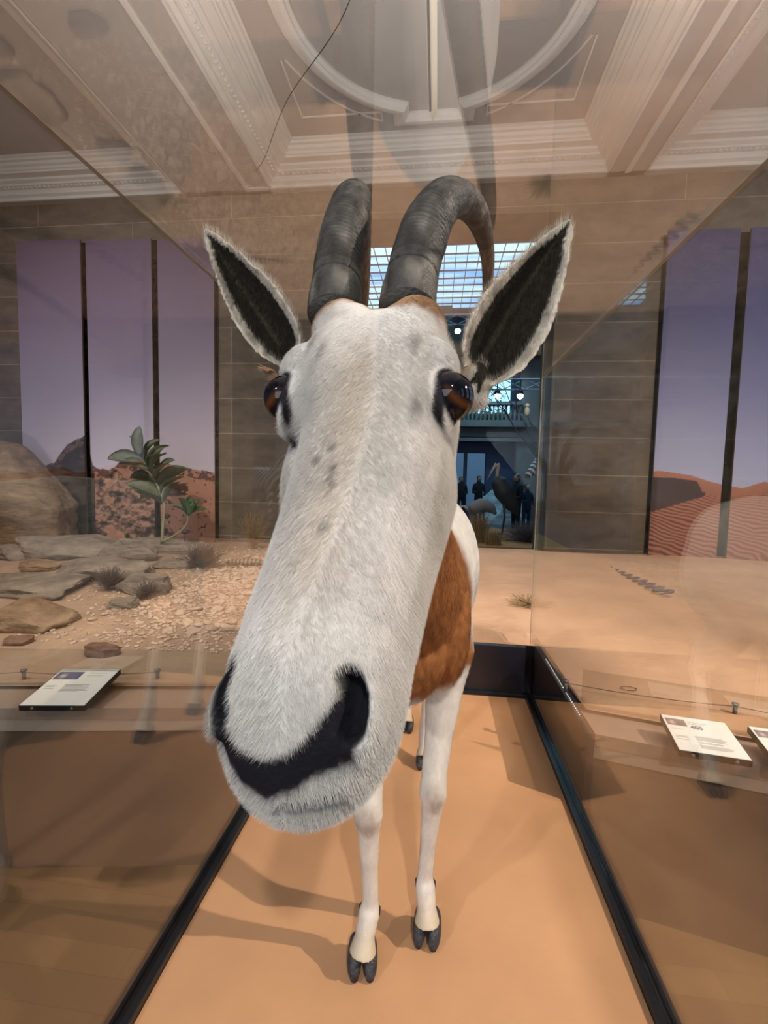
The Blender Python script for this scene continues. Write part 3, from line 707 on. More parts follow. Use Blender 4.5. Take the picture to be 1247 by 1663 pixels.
# shrubs
def shrub(label, loc, rad, h, n, m, seed, spread=1.0):
    rs = random.Random(seed); bm = bmesh.new()
    for k in range(n):
        a = rs.uniform(0, 6.283); e = rs.uniform(.1, 1.45)**.9
        d = Vector((math.cos(a)*math.cos(e)*spread, math.sin(a)*math.cos(e)*spread, math.sin(e)))
        p = Vector((0, 0, 0)); pts = [tuple(p)]; L = rs.uniform(.6, 1.0)
        for j in range(5):
            d = (d+Vector((rs.uniform(-.5, .5), rs.uniform(-.5, .5), rs.uniform(-.3, .5)))).normalized()
            p = p+Vector((d.x*rad, d.y*rad, d.z*h))*L/4; p.z = max(p.z, 0.004); pts.append(tuple(p))
        tube(bm, pts, [.003, .0026, .0022, .0018, .0014, .001], 4)
    o = bm_obj('dry_shrub', bm, m); o.location = loc; tag(o, label, 'shrub')
shrub('grey dry cushion shrub at the right end of the slab rocks', (-2.02, 3.78, gz(-2.0, 3.8)), .24, .2, 420, M['dry'], 1)
shrub('grey dry shrub in the gap under the pale layered slab', (-2.25, 2.95, gz(-2.25, 2.95)+.02), .14, .14, 260, M['dry'], 2)
shrub('small dark dry shrub beside the grey rounded rock', (-1.88, 2.80, gz(-1.9, 2.8)), .11, .11, 200, M['dry'], 3)
shrub('thin dry straw tuft before the left stone pillar', (-1.95, 4.75, gz(-1.95, 4.75)), .22, .42, 150, M['straw'], 4, .5)
shrub('flat dry twig tuft lying on sand behind the black barrier', (.63, 3.12, gz(.63, 3.12)), .17, .07, 120, M['straw'], 5, 1.6)

# milkweed plant
def leaf_mesh(L, W, fold=.25):
    bm = bmesh.new(); rows = []
    for i in range(11):
        t = i/10; wv = W*math.sin(math.pi*min(1, t*.93+.05))**.75*(1 if t < 1 else 0)
        y = t*L; zc = .12*L*math.sin(t*2.6)
        rows.append([bm.verts.new((s*wv/2, y, zc+abs(s)*wv*fold)) for s in (-1, -.5, 0, .5, 1)])
    for a, b in zip(rows[:-1], rows[1:]):
        for k in range(4): bm.faces.new((a[k], a[k+1], b[k+1], b[k]))
    bmesh.ops.solidify(bm, geom=bm.faces[:], thickness=.002)
    return bm
def plant():
    root = empty('milkweed_plant', (-2.72, 4.30, .42)); tag(root, 'leafy green milkweed with broad grey green leaves standing on slab rock', 'plant')
    st = catmull([(0, 0, 0), (.02, 0, .22), (.03, 0, .40), (-.04, 0, .58), (-.12, 0, .74), (-.22, 0, .86)], 6)
    bm = bmesh.new(); tube(bm, [tuple(p) for p in st], list(np.linspace(.016, .006, len(st))), 8); bm_obj('stem', bm, M['stem'], root, True)
    st2 = catmull([(.02, -.03, .02), (.18, -.05, .10), (.29, -.05, .20), (.31, -.05, .29)], 5)
    bm = bmesh.new(); tube(bm, [tuple(p) for p in st2], list(np.linspace(.011, .005, len(st2))), 8); bm_obj('stem', bm, M['stem'], root, True)
    def put(pos, yaw, pitch, L, W, m, roll=0):
        bm = leaf_mesh(L, W); o = bm_obj('leaf', bm, m, root, True)
        o.location = pos; o.rotation_euler = Matrix.Rotation(yaw, 3, 'Y').to_euler()
        q = Matrix.Rotation(yaw, 4, 'Z') @ Matrix.Rotation(pitch, 4, 'X') @ Matrix.Rotation(roll, 4, 'Y')
        o.rotation_euler = q.to_euler()
    rs = random.Random(5)
    for i, t in enumerate([.38, .42, .48, .52, .57, .60, .64, .68, .72, .75, .79, .82, .86, .89, .93, .96]):
        p = st[int(t*(len(st)-1))]; s = 1 if i % 2 else -1
        put(tuple(p), R(90)*-s+rs.uniform(-.5, .5), R(12 if s < 0 else 35)+rs.uniform(-.2, .3), .30+rs.uniform(-.03, .05), .17, M['leaf'], rs.uniform(-.9, .9))
    put(tuple(st[-1]), R(10), R(85), .30, .12, M['leaf']); put(tuple(st[-2]), R(70), R(45), .30, .12, M['leaf'], .6)
    for yw, pt in ((R(80), 20), (R(-80), 15), (R(150), 60), (R(20), 65), (R(-40), 50)):
        put(tuple(st2[-1]), yw, R(pt), .20, .10, M['leaf_bright'], .4)
plant()

# lizard
def lizard():
    c = catmull([(-.24, .0, .030), (-.18, .0, .036), (-.08, .0, .036), (.04, .01, .034), (.14, .02, .026), (.28, .05, .018), (.44, .06, .012), (.58, .03, .008)], 8)
    rad = np.interp(np.linspace(0, 1, len(c)), [0, .06, .12, .2, .35, .5, .65, .85, 1], [.008, .018, .016, .026, .034, .022, .014, .007, .002])
    bm = bmesh.new(); tube(bm, [tuple(p) for p in c], list(rad), 12)
    for sx, sy, x in ((1, -1, -.09), (1, 1, -.09), (-1, -1, .06), (-1, 1, .06)):
        tube(bm, [(x, 0, .03), (x+.03*sx, sy*.05, .035), (x-.02*sx, sy*.085, .008), (x-.06, sy*.10, .005)], [.012, .009, .006, .005], 8)
    o = bm_obj('lizard', bm, None, None, True)
    m, nt, b = new_mat('lizard_skin'); tc = nt.nodes.new('ShaderNodeTexCoord'); wv = nt.nodes.new('ShaderNodeTexWave'); wv.inputs['Scale'].default_value = 9; wv.inputs['Distortion'].default_value = 1.5
    cr = nt.nodes.new('ShaderNodeValToRGB'); cr.color_ramp.elements[0].position = .35; cr.color_ramp.elements[1].position = .55
    cr.color_ramp.elements[0].color = (.10, .08, .07, 1); cr.color_ramp.elements[1].color = (.34, .25, .17, 1)
    nt.links.new(tc.outputs['Object'], wv.inputs['Vector']); nt.links.new(wv.outputs['Fac'], cr.inputs[0]); nt.links.new(cr.outputs[0], b.inputs['Base Color'])
    o.data.materials.append(m); o.location = (-1.62, 3.92, gz(-1.6, 3.9)); o.rotation_euler = (0, 0, .1)
    tag(o, 'grey banded monitor lizard lying on the gravel beside the antelope cheek', 'lizard')
lizard()
# wheatear bird
def small_bird():
    root = empty('small_bird', (-2.52, 4.38, .49)); tag(root, 'small dark backed bird perched on the slab under the leafy plant', 'bird')
    bm = bmesh.new(); ellipsoid(bm, (0, 0, .045), .045, .025, .026, sub=2); ellipsoid(bm, (-.038, 0, .068), .018, .016, .016, sub=2)
    tube(bm, [(.03, 0, .05), (.09, 0, .045)], [.014, .006], 8); bm_obj('body', bm, mat('bird_dark', (.05, .035, .03), .7), root, True)
    bm = bmesh.new(); ellipsoid(bm, (-.030, -.012, .052), .012, .012, .010, sub=2); bm_obj('throat', bm, mat('bird_pale', (.55, .5, .45), .7), root, True)
    for sy in (-.008, .008):
        bm = bmesh.new(); tube(bm, [(0, sy, .025), (0, sy, -.06)], .002, 5); bm_obj('leg', bm, M['black'], root)
small_bird()
# sidewinding snake on the dune
def snake():
    pts = []
    n = 19
    for i in range(n):
        t = i/(n-1); amp = .012+.042*t if t < .85 else .05
        pts.append((-.05+.07*t+(amp if i % 2 else -amp), .55-1.0*t-(amp*.5 if i % 2 else 0), .010+(.02 if i % 2 else 0)))
    c = catmull(pts, 5); rad = np.interp(np.linspace(0, 1, len(c)), [0, .4, .9, .96, 1], [.003, .008, .010, .012, .005])
    bm = bmesh.new(); tube(bm, [tuple(p) for p in c], list(rad), 8)
    o = bm_obj('desert_viper', bm, mat('snake_skin', (.09, .085, .11), .5, noise_scale=40, noise_amt=.4), None, True); x, y = 1.66, 3.95
    o.location = (x, y, gz(x, y)); o.scale = (1, 1, 1)
    tag(o, 'dark snake wound in tight zigzags on the sand before the right pillar', 'snake')
snake()

# ================================================================== ATRIUM seen through the middle opening
FZ = -.38
tag(boxo('floor_hall', (-14, 14, 5.8, 26, FZ-.1, FZ), mat('hall_floor', (.05, .06, .075), .3)), kind=S)
M['hall_stone'] = mat('hall_stone', (.095, .11, .115), .8, noise_scale=1.5, noise_amt=.15)
M['hall_dark'] = mat('hall_dark', (.03, .045, .08), .7)
def hall():
    bm = bmesh.new(); Y = 20
    # facade lower storey with door openings
    for a, b in [(-14, -6.5), (-4, -.8), (-.6, .55), (3.25, 6), (9, 14)]: box(bm, a, b, Y, Y+.8, FZ, 2.95)
    box(bm, -14, 14, Y, Y+.8, 2.95, 3.45)
    box(bm, -14, 14, Y-.25, Y+.1, 3.35, 3.55); box(bm, -14, 14, Y-.12, Y+.1, 2.75, 2.9)
    # upper storey piers, frieze
    for a, b in [(-14, -7), (-4.4, -3.4), (-.4, .4), (3.4, 4.6), (7.6, 14)]: box(bm, a, b, Y+.1, Y+.8, 3.55, 8.4)
    box(bm, -14, 14, Y-.1, Y+.8, 6.3, 7.6)
    tag(bm_obj('wall_hall_far', bm, M['hall_stone']), kind=S)
    tag(boxo('wall_hall_rear', (-14, 14, 25, 25.3, FZ, 9.9), M['hall_dark']), kind=S)
    tag(boxo('wall_hall_left', (-14.3, -14, 5.8, 25, FZ, 9.9), M['hall_dark']), kind=S)
    tag(boxo('wall_hall_right', (14, 14.3, 5.8, 25, FZ, 9.9), M['hall_dark']), kind=S)
    tag(boxo('floor_gallery', (-14, 14, 20.8, 25, 3.2, 3.45), M['hall_stone']), kind=S)
    # skylight: glowing glass with dark grid
    m = bpy.data.materials.new('skylight_glass'); m.use_nodes = True; nt = m.node_tree; nt.nodes.clear()
    out = nt.nodes.new('ShaderNodeOutputMaterial'); e = nt.nodes.new('ShaderNodeEmission'); tc = nt.nodes.new('ShaderNodeTexCoord')
    mp = nt.nodes.new('ShaderNodeMapping'); mp.inputs['Scale'].default_value = (.18, 1.1, 1); n = nt.nodes.new('ShaderNodeTexNoise'); n.inputs['Scale'].default_value = 1.0; n.inputs['Detail'].default_value = 3
    cr = nt.nodes.new('ShaderNodeValToRGB'); cr.color_ramp.elements[0].position = .36; cr.color_ramp.elements[0].color = (.12, .45, .95, 1); cr.color_ramp.elements[1].position = .58; cr.color_ramp.elements[1].color = (.55, .9, 1, 1)
    nt.links.new(tc.outputs['Object'], mp.inputs[0]); nt.links.new(mp.outputs[0], n.inputs['Vector']); nt.links.new(n.outputs['Fac'], cr.inputs[0]); nt.links.new(cr.outputs[0], e.inputs[0]); e.inputs[1].default_value = 1.6; nt.links.new(e.outputs[0], out.inputs[0])
    sk = boxo('window_7', (-9, 9, 10, 24.6, 9.9, 9.95), m); tag(sk, kind=S)
    bm = bmesh.new()
    for k in range(41): box(bm, -9+k*.45-.012, -9+k*.45+.012, 10, 24.6, 9.84, 9.9)
    for k in range(21): box(bm, -9, 9, 10+k*.73-.012, 10+k*.73+.012, 9.82, 9.88)
    bm_obj('glazing_bars', bm, mat('glazing_bar_blue', (.03, .08, .22), .6), sk)
    tag(boxo('ceiling_hall', (-14, 14, 5.8, 26, 10.0, 10.1), M['hall_dark']), kind=S)
    # bright gallery windows
    tag(boxo('window_8', (.3, 3.6, 24.8, 24.95, 4.6, 6.9), emis_mat('gallery_light', (.35, .72, 1), 1.6)), kind=S)
    tag(boxo('window_9', (-3.2, -.6, 24.8, 24.95, 4.4, 6.2), emis_mat('gallery_light_b', (.25, .55, .9), .8)), kind=S)
    tag(boxo('door_1', (.56, 3.24, 20.4, 20.5, FZ, 2.94), mat('blue_door', (.03, .055, .12), .6)), kind=S)
    tag(boxo('door_2', (-4, -.8, 20.4, 20.5, FZ, 2.94), mat('blue_door_b', (.03, .055, .12), .6)), kind=S)
hall()
# balustrade
def balustrade():
    root = empty('balustrade', (1.9, 20, 3.55)); tag(root, 'stone balustrade with turned balusters along the upper gallery', 'balustrade')
    bm = bmesh.new(); box(bm, -1.5, 1.5, -.15, .1, .72, .85); bm_obj('handrail', bm, M['hall_stone'], root)
    bm = bmesh.new(); box(bm, -1.5, 1.5, -.15, .1, 0, .08); bm_obj('plinth', bm, M['hall_stone'], root)
    b0 = None
    for k in range(17):
        if b0 is None:
            bm = bmesh.new(); lathe(bm, [(.05, .08), (.05, .12), (.03, .16), (.065, .30), (.06, .38), (.028, .52), (.028, .62), (.05, .68), (.05, .72)], 10)
            b0 = bm_obj('baluster', bm, M['hall_stone'], root, True); o = b0
        else: o = b0.copy(); COL.objects.link(o); o.parent = root
        o.location = (-1.4+k*.175, 0, 0)
balustrade()
def foliage(label, loc, rx, rz_, n, seed):
    rs = random.Random(seed); bm = bmesh.new()
    for k in range(n):
        c = Vector((max(-.2, min(.2, rs.gauss(0, rx))), max(-.4, min(.4, rs.gauss(0, .2))), min(1.7, abs(rs.gauss(0, rz_*.5)))))
        a = Vector((rs.uniform(-1, 1), rs.uniform(-1, 1), rs.uniform(-1, 1))).normalized(); b = a.orthogonal().normalized(); s = rs.uniform(.05, .11)
        t = a.cross(b)*.01
        f = [bm.verts.new(c+a*s), bm.verts.new(c+b*s*.4), bm.verts.new(c-a*s), bm.verts.new(c-b*s*.4)]; bm.faces.new(f)
    root = empty('gallery_plant', loc); tag(root, label, 'plant')
    bmesh.ops.solidify(bm, geom=bm.faces[:], thickness=.004)
    o = bm_obj('foliage', bm, M['gal_leaf'], root)
    bm = bmesh.new(); lathe(bm, [(.16, -.05+0), (.2, .25)], 10); bm_obj('pot', bm, M['hall_stone'], root)
M['gal_leaf'] = mat('gallery_leaf', (.04, .22, .10), .5, noise_scale=5, noise_amt=.4)
for i, (x, lb) in enumerate([(.85, 'leafy plant behind the gallery balustrade, nearest the antelope eye'), (1.48, 'leafy plant behind the middle of the gallery balustrade'), (2.1, 'leafy plant behind the balustrade left of the pier'), (2.75, 'leafy plant at the right end of the gallery balustrade')]):
    foliage(lb, (x, 21.6, 3.5), .24, 1.3, 460, 100+i)
spot('gallery_spot', (2, 18, 6.8), (2, 21, 4), 480, (.62, .84, 1), 80, .8, .1)
# truss with lamps
def truss(label, x0, x1, y, z, lamps, lbls):
    root = empty('lighting_truss', (x0, y, z)); tag(root, label, 'truss')
    bm = bmesh.new(); L = x1-x0
    for dz in (0, .35): tube(bm, [(0, 0, dz), (L, 0, dz)], .03, 6)
    n = max(2, int(L/.7))
    for k in range(n):
        a, b = k*L/n, (k+1)*L/n
        tube(bm, [(a, 0, 0 if k % 2 else .35), (b, 0, .35 if k % 2 else 0)], .018, 5); tube(bm, [(a, 0, .35 if k % 2 else 0), (b, 0, 0 if k % 2 else .35)], .018, 5)
    bm_obj('lattice', bm, M['truss'], root)
    for (lx), lb in zip(lamps, lbls):
        r2 = empty('stage_lamp', (lx, y, z-.1)); tag(r2, lb, 'lamp')
        bm = bmesh.new(); lathe(bm, [(.05, .12), (.09, .06), (.13, -.08)], 12); bm_obj('housing', bm, M['black'], r2, True)
        bm = bmesh.new(); box(bm, -.02, .02, -.015, .015, .05, .47); bm_obj('yoke', bm, M['black'], r2)
        bm = bmesh.new(); ellipsoid(bm, (0, -.03, -.12), .11, .11, .11, sub=2); bm_obj('bulb', bm, M['bulb'], r2, True)
M['truss'] = mat('truss_metal', (.45, .5, .55), .4, .5); M['bulb'] = emis_mat('lamp_bulb', (.95, 1, 1), 9)
truss('white lattice truss spanning under the skylight', -4, 5, 17, 6.6, [-.05, .55, 1.6, 4.15], ['bright lamp under the truss, just right of the right horn base', 'bright round lamp under the truss, left of the large ear', 'bright lamp under the truss, hidden near the large ear', 'bright lamp under the truss, right of the large ear'])
truss('short lattice truss at the gallery beside the pier', 1.4, 3.6, 16.5, 4.25, [1.95, 2.72], ['bright round lamp in front of the gallery plants', 'bright round lamp on the gallery pier'])
# white screens by the far door
for x0, x1, lb in ((.6, 1.02, 'tall pale screen in the far doorway, nearest the antelope'), (1.12, 1.85, 'tall pale blue screen in the middle of the far doorway')):
    root = empty('screen', ((x0+x1)/2, 18.6, FZ)); tag(root, lb, 'screen'); ww = (x1-x0)/2
    bm = bmesh.new(); box(bm, -ww, ww, -.02, .02, .3, 2.55); bm_obj('panel', bm, mat('screen_panel', (.42, .58, .78), .6), root)
    for sx in (-ww, ww):
        bm = bmesh.new(); box(bm, sx-.02, sx+.02, -.03, .03, 0, 2.6); bm_obj('frame_post', bm, M['black'], root)
# pale boulder dome
rock('pale_boulder', 'large pale bluish boulder behind the marabou stork', (2.35, 16.6, .1), (.95, .6, .95), rock_mat('pale_blue_rock', (.34, .46, .50), (.62, .72, .74), 2), 91, 0, .9)

# exhibit island before the opening: black edge, dry grass, twigs
tag(boxo('exhibit_plinth', (-1.2, 3.4, 7.4, 10.6, FZ, .02), M['black']), 'low black plinth of the bird exhibit behind the sand', 'plinth')
tag(boxo('exhibit_ground', (-1.1, 3.3, 7.5, 10.5, .02, .06), sand_mat('exhibit_earth', (.30, .19, .09))), 'brown earth bed on the bird exhibit plinth', 'ground', kind=S)
def grass_clump(label, loc, rad, h, n, m, seed, name='dry_grass', lean=.35):
    rs = random.Random(seed); bm = bmesh.new()
    for k in range(n):
        a = rs.uniform(0, 6.283); r0 = rs.uniform(0, rad)
        b = Vector((math.cos(a)*r0, math.sin(a)*r0, 0)); d = Vector((rs.uniform(-1, 1), rs.uniform(-1, 1), 0))*lean; hh = h*rs.uniform(.5, 1)
        tube(bm, [tuple(b), tuple(b+d*hh*.4+Vector((0, 0, hh*.6))), tuple(b+d*hh+Vector((0, 0, hh)))], [.005, .004, .001], 3)
    o = bm_obj(name, bm, m); o.location = loc; tag(o, label, 'dry grass')
grass_clump('tall yellow dry grass clump beside the antelope neck', (.72, 8.0, .06), .16, .55, 260, M['straw'], 11)
grass_clump('low yellow dry grass in front of the brushwood', (.95, 7.75, .06), .14, .24, 240, M['straw'], 12)
shrub('dark tangled brushwood heap on the bird exhibit', (1.62, 8.35, .06), .62, .34, 800, mat('dark_brush', (.10, .10, .12), .9), 13)

# marabou storks
def stork(label, loc, rz, sc, pose):
    root = empty('marabou_stork', loc, rz); root.scale = (sc,)*3; tag(root, label, 'bird')
    dark = mat('stork_dark', (.018, .022, .03), .6); pale = mat('stork_pale', (.35, .30, .28), .6)
    bm = bmesh.new()
    if pose == 'stand':
        c = catmull([(.34, 0, .42), (.20, 0, .62), (.05, 0, .86), (-.06, 0, 1.06), (-.10, 0, 1.16)], 6)
        rad = np.interp(np.linspace(0, 1, len(c)), [0, .2, .5, .8, 1], [.03, .13, .20, .15, .06]); tube(bm, [tuple(p) for p in c], list(rad), 16)
        body = bm_obj('body', bm, dark, root, True)
        bm = bmesh.new(); tube(bm, [(-.08, 0, 1.12), (-.10, 0, 1.24), (-.08, 0, 1.36), (-.11, 0, 1.42)], [.055, .035, .04, .045], 12); bm_obj('neck', bm, pale, root, True)
        bm = bmesh.new(); tube(bm, [(-.12, 0, 1.42), (-.20, 0, 1.28), (-.30, 0, 1.08)], [.035, .025, .004], 10); bm_obj('bill', bm, pale, root, True)
    else:
        c = catmull([(.36, 0, .55), (.2, 0, .70), (0, 0, .74), (-.2, 0, .66), (-.26, 0, .6)], 6)
        rad = np.interp(np.linspace(0, 1, len(c)), [0, .2, .5, .8, 1], [.03, .12, .18, .14, .05]); tube(bm, [tuple(p) for p in c], list(rad), 16)
        bm_obj('body', bm, mat('stork_grey', (.16, .17, .19), .7), root, True)
        bm = bmesh.new(); tube(bm, [(-.22, 0, .62), (-.34, 0, .66), (-.42, 0, .72)], [.05, .03, .035], 10); bm_obj('neck', bm, pale, root, True)
        bm = bmesh.new(); tube(bm, [(-.42, 0, .72), (-.52, 0, .68), (-.66, 0, .60)], [.03, .02, .004], 10); bm_obj('bill', bm, pale, root, True)
    for sy in (-.06, .06):
        bm = bmesh.new(); tube(bm, [(.05, sy, .62), (.08, sy, .36), (.04, sy, 0)], [.022, .012, .01], 8); tube(bm, [(.04, sy, .006), (-.08, sy, .004)], .008, 6); bm_obj('leg', bm, dark, root, True)
stork('tall black marabou stork standing with its bill lowered', (1.26, 9.3, .06), 0, .98, 'stand')
stork('grey crouching marabou stork bending low before the tall one', (.84, 8.9, .06), 0, .78, 'bend')

# zebra edge
def zebra():
    root = empty('zebra', (2.62, 9.9, .06), R(35)); tag(root, 'black and white striped zebra partly behind the pillar edge', 'zebra')
    bm = bmesh.new()
    c = catmull([(.55, 0, .95), (.3, 0, .98), (-.2, 0, .95), (-.45, 0, 1.0), (-.6, 0, 1.2), (-.78, 0, 1.42)], 6)
    rad = np.interp(np.linspace(0, 1, len(c)), [0, .1, .4, .6, .8, 1], [.12, .27, .30, .26, .15, .12]); tube(bm, [tuple(p) for p in c], list(rad), 18)
    tube(bm, [(-.74, 0, 1.45), (-.9, 0, 1.32), (-1.08, 0, 1.15)], [.12, .10, .06], 12)
    for sx, sy in ((-.42, -.12), (-.42, .12), (.42, -.12), (.42, .12)):
        tube(bm, [(sx, sy, .9), (sx, sy, .5), (sx+.02, sy, .25), (sx, sy, 0)], [.11, .06, .04, .045], 10)
    m, nt, b = new_mat('zebra_coat'); tc = nt.nodes.new('ShaderNodeTexCoord'); wv = nt.nodes.new('ShaderNodeTexWave'); wv.inputs['Scale'].default_value = 3.4; wv.inputs['Distortion'].default_value = 2.5
    cr = nt.nodes.new('ShaderNodeValToRGB'); cr.color_ramp.interpolation = 'CONSTANT'; cr.color_ramp.elements[0].color = (.02, .02, .03, 1); cr.color_ramp.elements[1].position = .5; cr.color_ramp.elements[1].color = (.5, .55, .62, 1)
    mp = nt.nodes.new('ShaderNodeMapping'); mp.inputs['Rotation'].default_value = (0, R(40), 0); nt.links.new(tc.outputs['Object'], mp.inputs[0])
    nt.links.new(mp.outputs[0], wv.inputs['Vector']); nt.links.new(wv.outputs['Fac'], cr.inputs[0]); nt.links.new(cr.outputs[0], b.inputs['Base Color'])
    bm_obj('body', bm, m, root, True)
zebra()
# branch with pale bird
def branch():
    root = empty('bare_tree', (3.05, 10.9, FZ)); tag(root, 'bare grey tree with forked branches beside the pillar edge', 'tree')
    rs = random.Random(3)
    def grow(p, d, L, r, depth):
        bm = bmesh.new(); pts = [p]; q = Vector(p); dd = Vector(d)
        for j in range(4):
            dd = (dd+Vector((rs.uniform(-.25, .25), rs.uniform(-.1, .1), rs.uniform(-.1, .2)))).normalized(); q = q+dd*L/4; pts.append(tuple(q))
        tube(bm, pts, [r, r*.85, r*.7, r*.6, r*.5], 7); bm_obj('trunk' if depth == 0 else 'branch', bm, M['treebark'], root, True)
        if depth < 3:
            for k in range(2):
                e = (dd+Vector((rs.uniform(-1.1, .5), rs.uniform(-.3, .3), rs.uniform(-.2, .7)))).normalized(); grow(tuple(q), tuple(e), L*.55, r*.5, depth+1)
    grow((0, 0, 0), (-.12, 0, 1), 2.2, .06, 0)
M['treebark'] = mat('tree_bark', (.10, .11, .12), .8)
branch()
def pale_bird():
    root = empty('owl', (2.02, 11.2, 2.62)); tag(root, 'small pale lit bird perched high on the bare tree', 'bird')
    bm = bmesh.new(); ellipsoid(bm, (0, 0, .12), .06, .06, .12, sub=2); ellipsoid(bm, (0, 0, .26), .05, .05, .05, sub=2)
    bm_obj('body', bm, mat('owl_feathers', (.9, .8, .6), .7), root, True)
    bm = bmesh.new(); tube(bm, [(.02, 0, .02), (.12, 0, -.2), (.5, .1, -.35)], [.012, .02, .03], 6); bm_obj('perch', bm, M['treebark'], root, True)
pale_bird()
spot('bird_spot', (2.0, 9.4, 4.2), (2.02, 11.2, 2.75), 60, (1, .9, .7), 12, .3, .02)

# visitors
def visitor(label, loc, rz, h, coat, hair, arm=False):
    root = empty('person', loc, rz); tag(root, label, 'person', None); root.scale = (h/1.7,)*3
    me = bpy.data.meshes.new('body')
    V = [(0, 0, .95), (0, 0, 1.15), (0, 0, 1.38), (0, 0, 1.50), (0, 0, 1.62), (.17, 0, 1.40), (.23, -.02, 1.12), (.12, -.18, 1.05), (-.17, 0, 1.40), (-.23, -.02, 1.12), (-.14, -.2, 1.15),
         (.09, 0, .9), (.10, -.01, .5), (.10, .02, .08), (.10, -.12, .03), (-.09, 0, .9), (-.10, -.01, .5), (-.10, .02, .08), (-.10, -.12, .03)]
    Eg = [(0, 1), (1, 2), (2, 3), (3, 4), (2, 5), (5, 6), (6, 7), (2, 8), (8, 9), (9, 10), (0, 11), (11, 12), (12, 13), (13, 14), (0, 15), (15, 16), (16, 17), (17, 18)]
    rad = [.15, .14, .15, .055, .095, .075, .05, .04, .075, .05, .04, .095, .065, .05, .04, .095, .065, .05, .04]
    me.from_pydata(V, Eg, []); o = mesh_obj('body', me, coat, root)
    md = o.modifiers.new('skin', 'SKIN'); 
    for i, rr in enumerate(rad): me.skin_vertices[0].data[i].radius = (rr, rr*.85)
    me.skin_vertices[0].data[0].use_root = True
    o.modifiers.new('sub', 'SUBSURF').levels = 2
    o.modifiers['sub'].render_levels = 2
    bm = bmesh.new(); ellipsoid(bm, (0, -.03, 1.61), .078, .085, .105, sub=3); bm_obj('face', bm, M['skin'], root, True)
    bm = bmesh.new(); ellipsoid(bm, (0, .01, 1.645), .09, .10, .10, sub=3); bm_obj('hair', bm, hair, root, True)
M['skin'] = mat('skin', (.35, .2, .15), .5); M['coat'] = mat('dark_coat', (.012, .014, .022), .8); M['coat_b'] = mat('blue_coat', (.02, .04, .08), .8); M['hair'] = mat('dark_hair', (.02, .015, .012), .5)
visitor('person in dark clothes standing before the pale screen', (1.42, 16.2, FZ), .3, 1.62, M['coat'], M['hair'])
visitor('person in dark coat with arms folded right of the pale boulder', (2.12, 12.7, FZ), -1.1, 1.66, M['coat'], M['hair'])
visitor('person in dark blue jacket right of the arms folded visitor', (2.48, 13.2, FZ), .5, 1.42, M['coat_b'], M['hair'])
visitor('person in dark clothes at the far left of the doorway', (.85, 16.8, FZ), .2, 1.58, M['coat'], M['hair'])

# ================================================================== ORYX
HO = Vector((-0.063, 0.386, 1.189))
HA = Vector((-0.050, -0.658, -0.752)).normalized()
HB = Vector((0.997, -0.077, 0.001)); HB = (HB-HA*HA.dot(HB)).normalized()
HN = HB.cross(HA)
if HN.z < 0: HN = -HN
def hl(s, t, n): return HO+HA*s+HB*t+HN*n
EYES = [(.006, -.066, .001), (.006, .0705, .001)]; ER_ = .0198
HORN_R = [(-.0343, .462, 1.283), (-.0333, .475, 1.3085), (-.0277, .5135, 1.3644), (-.0189, .562, 1.4201), (.0004, .6428, 1.4879), (.0311, .762, 1.5502), (.0631, .8892, 1.5834), (.0914, 1.0341, 1.5893), (.1045, 1.1747, 1.5595), (.1065, 1.3315, 1.4943)]
HORN_L = [(-.110, .478, 1.285), (-.1125, .492, 1.312), (-.1183, .5335, 1.37), (-.1232, .592, 1.44), (-.1315, .6803, 1.5151), (-.1494, .8246, 1.5832), (-.1662, .9748, 1.5944), (-.1864, 1.1219, 1.567), (-.2189, 1.3145, 1.4927)]
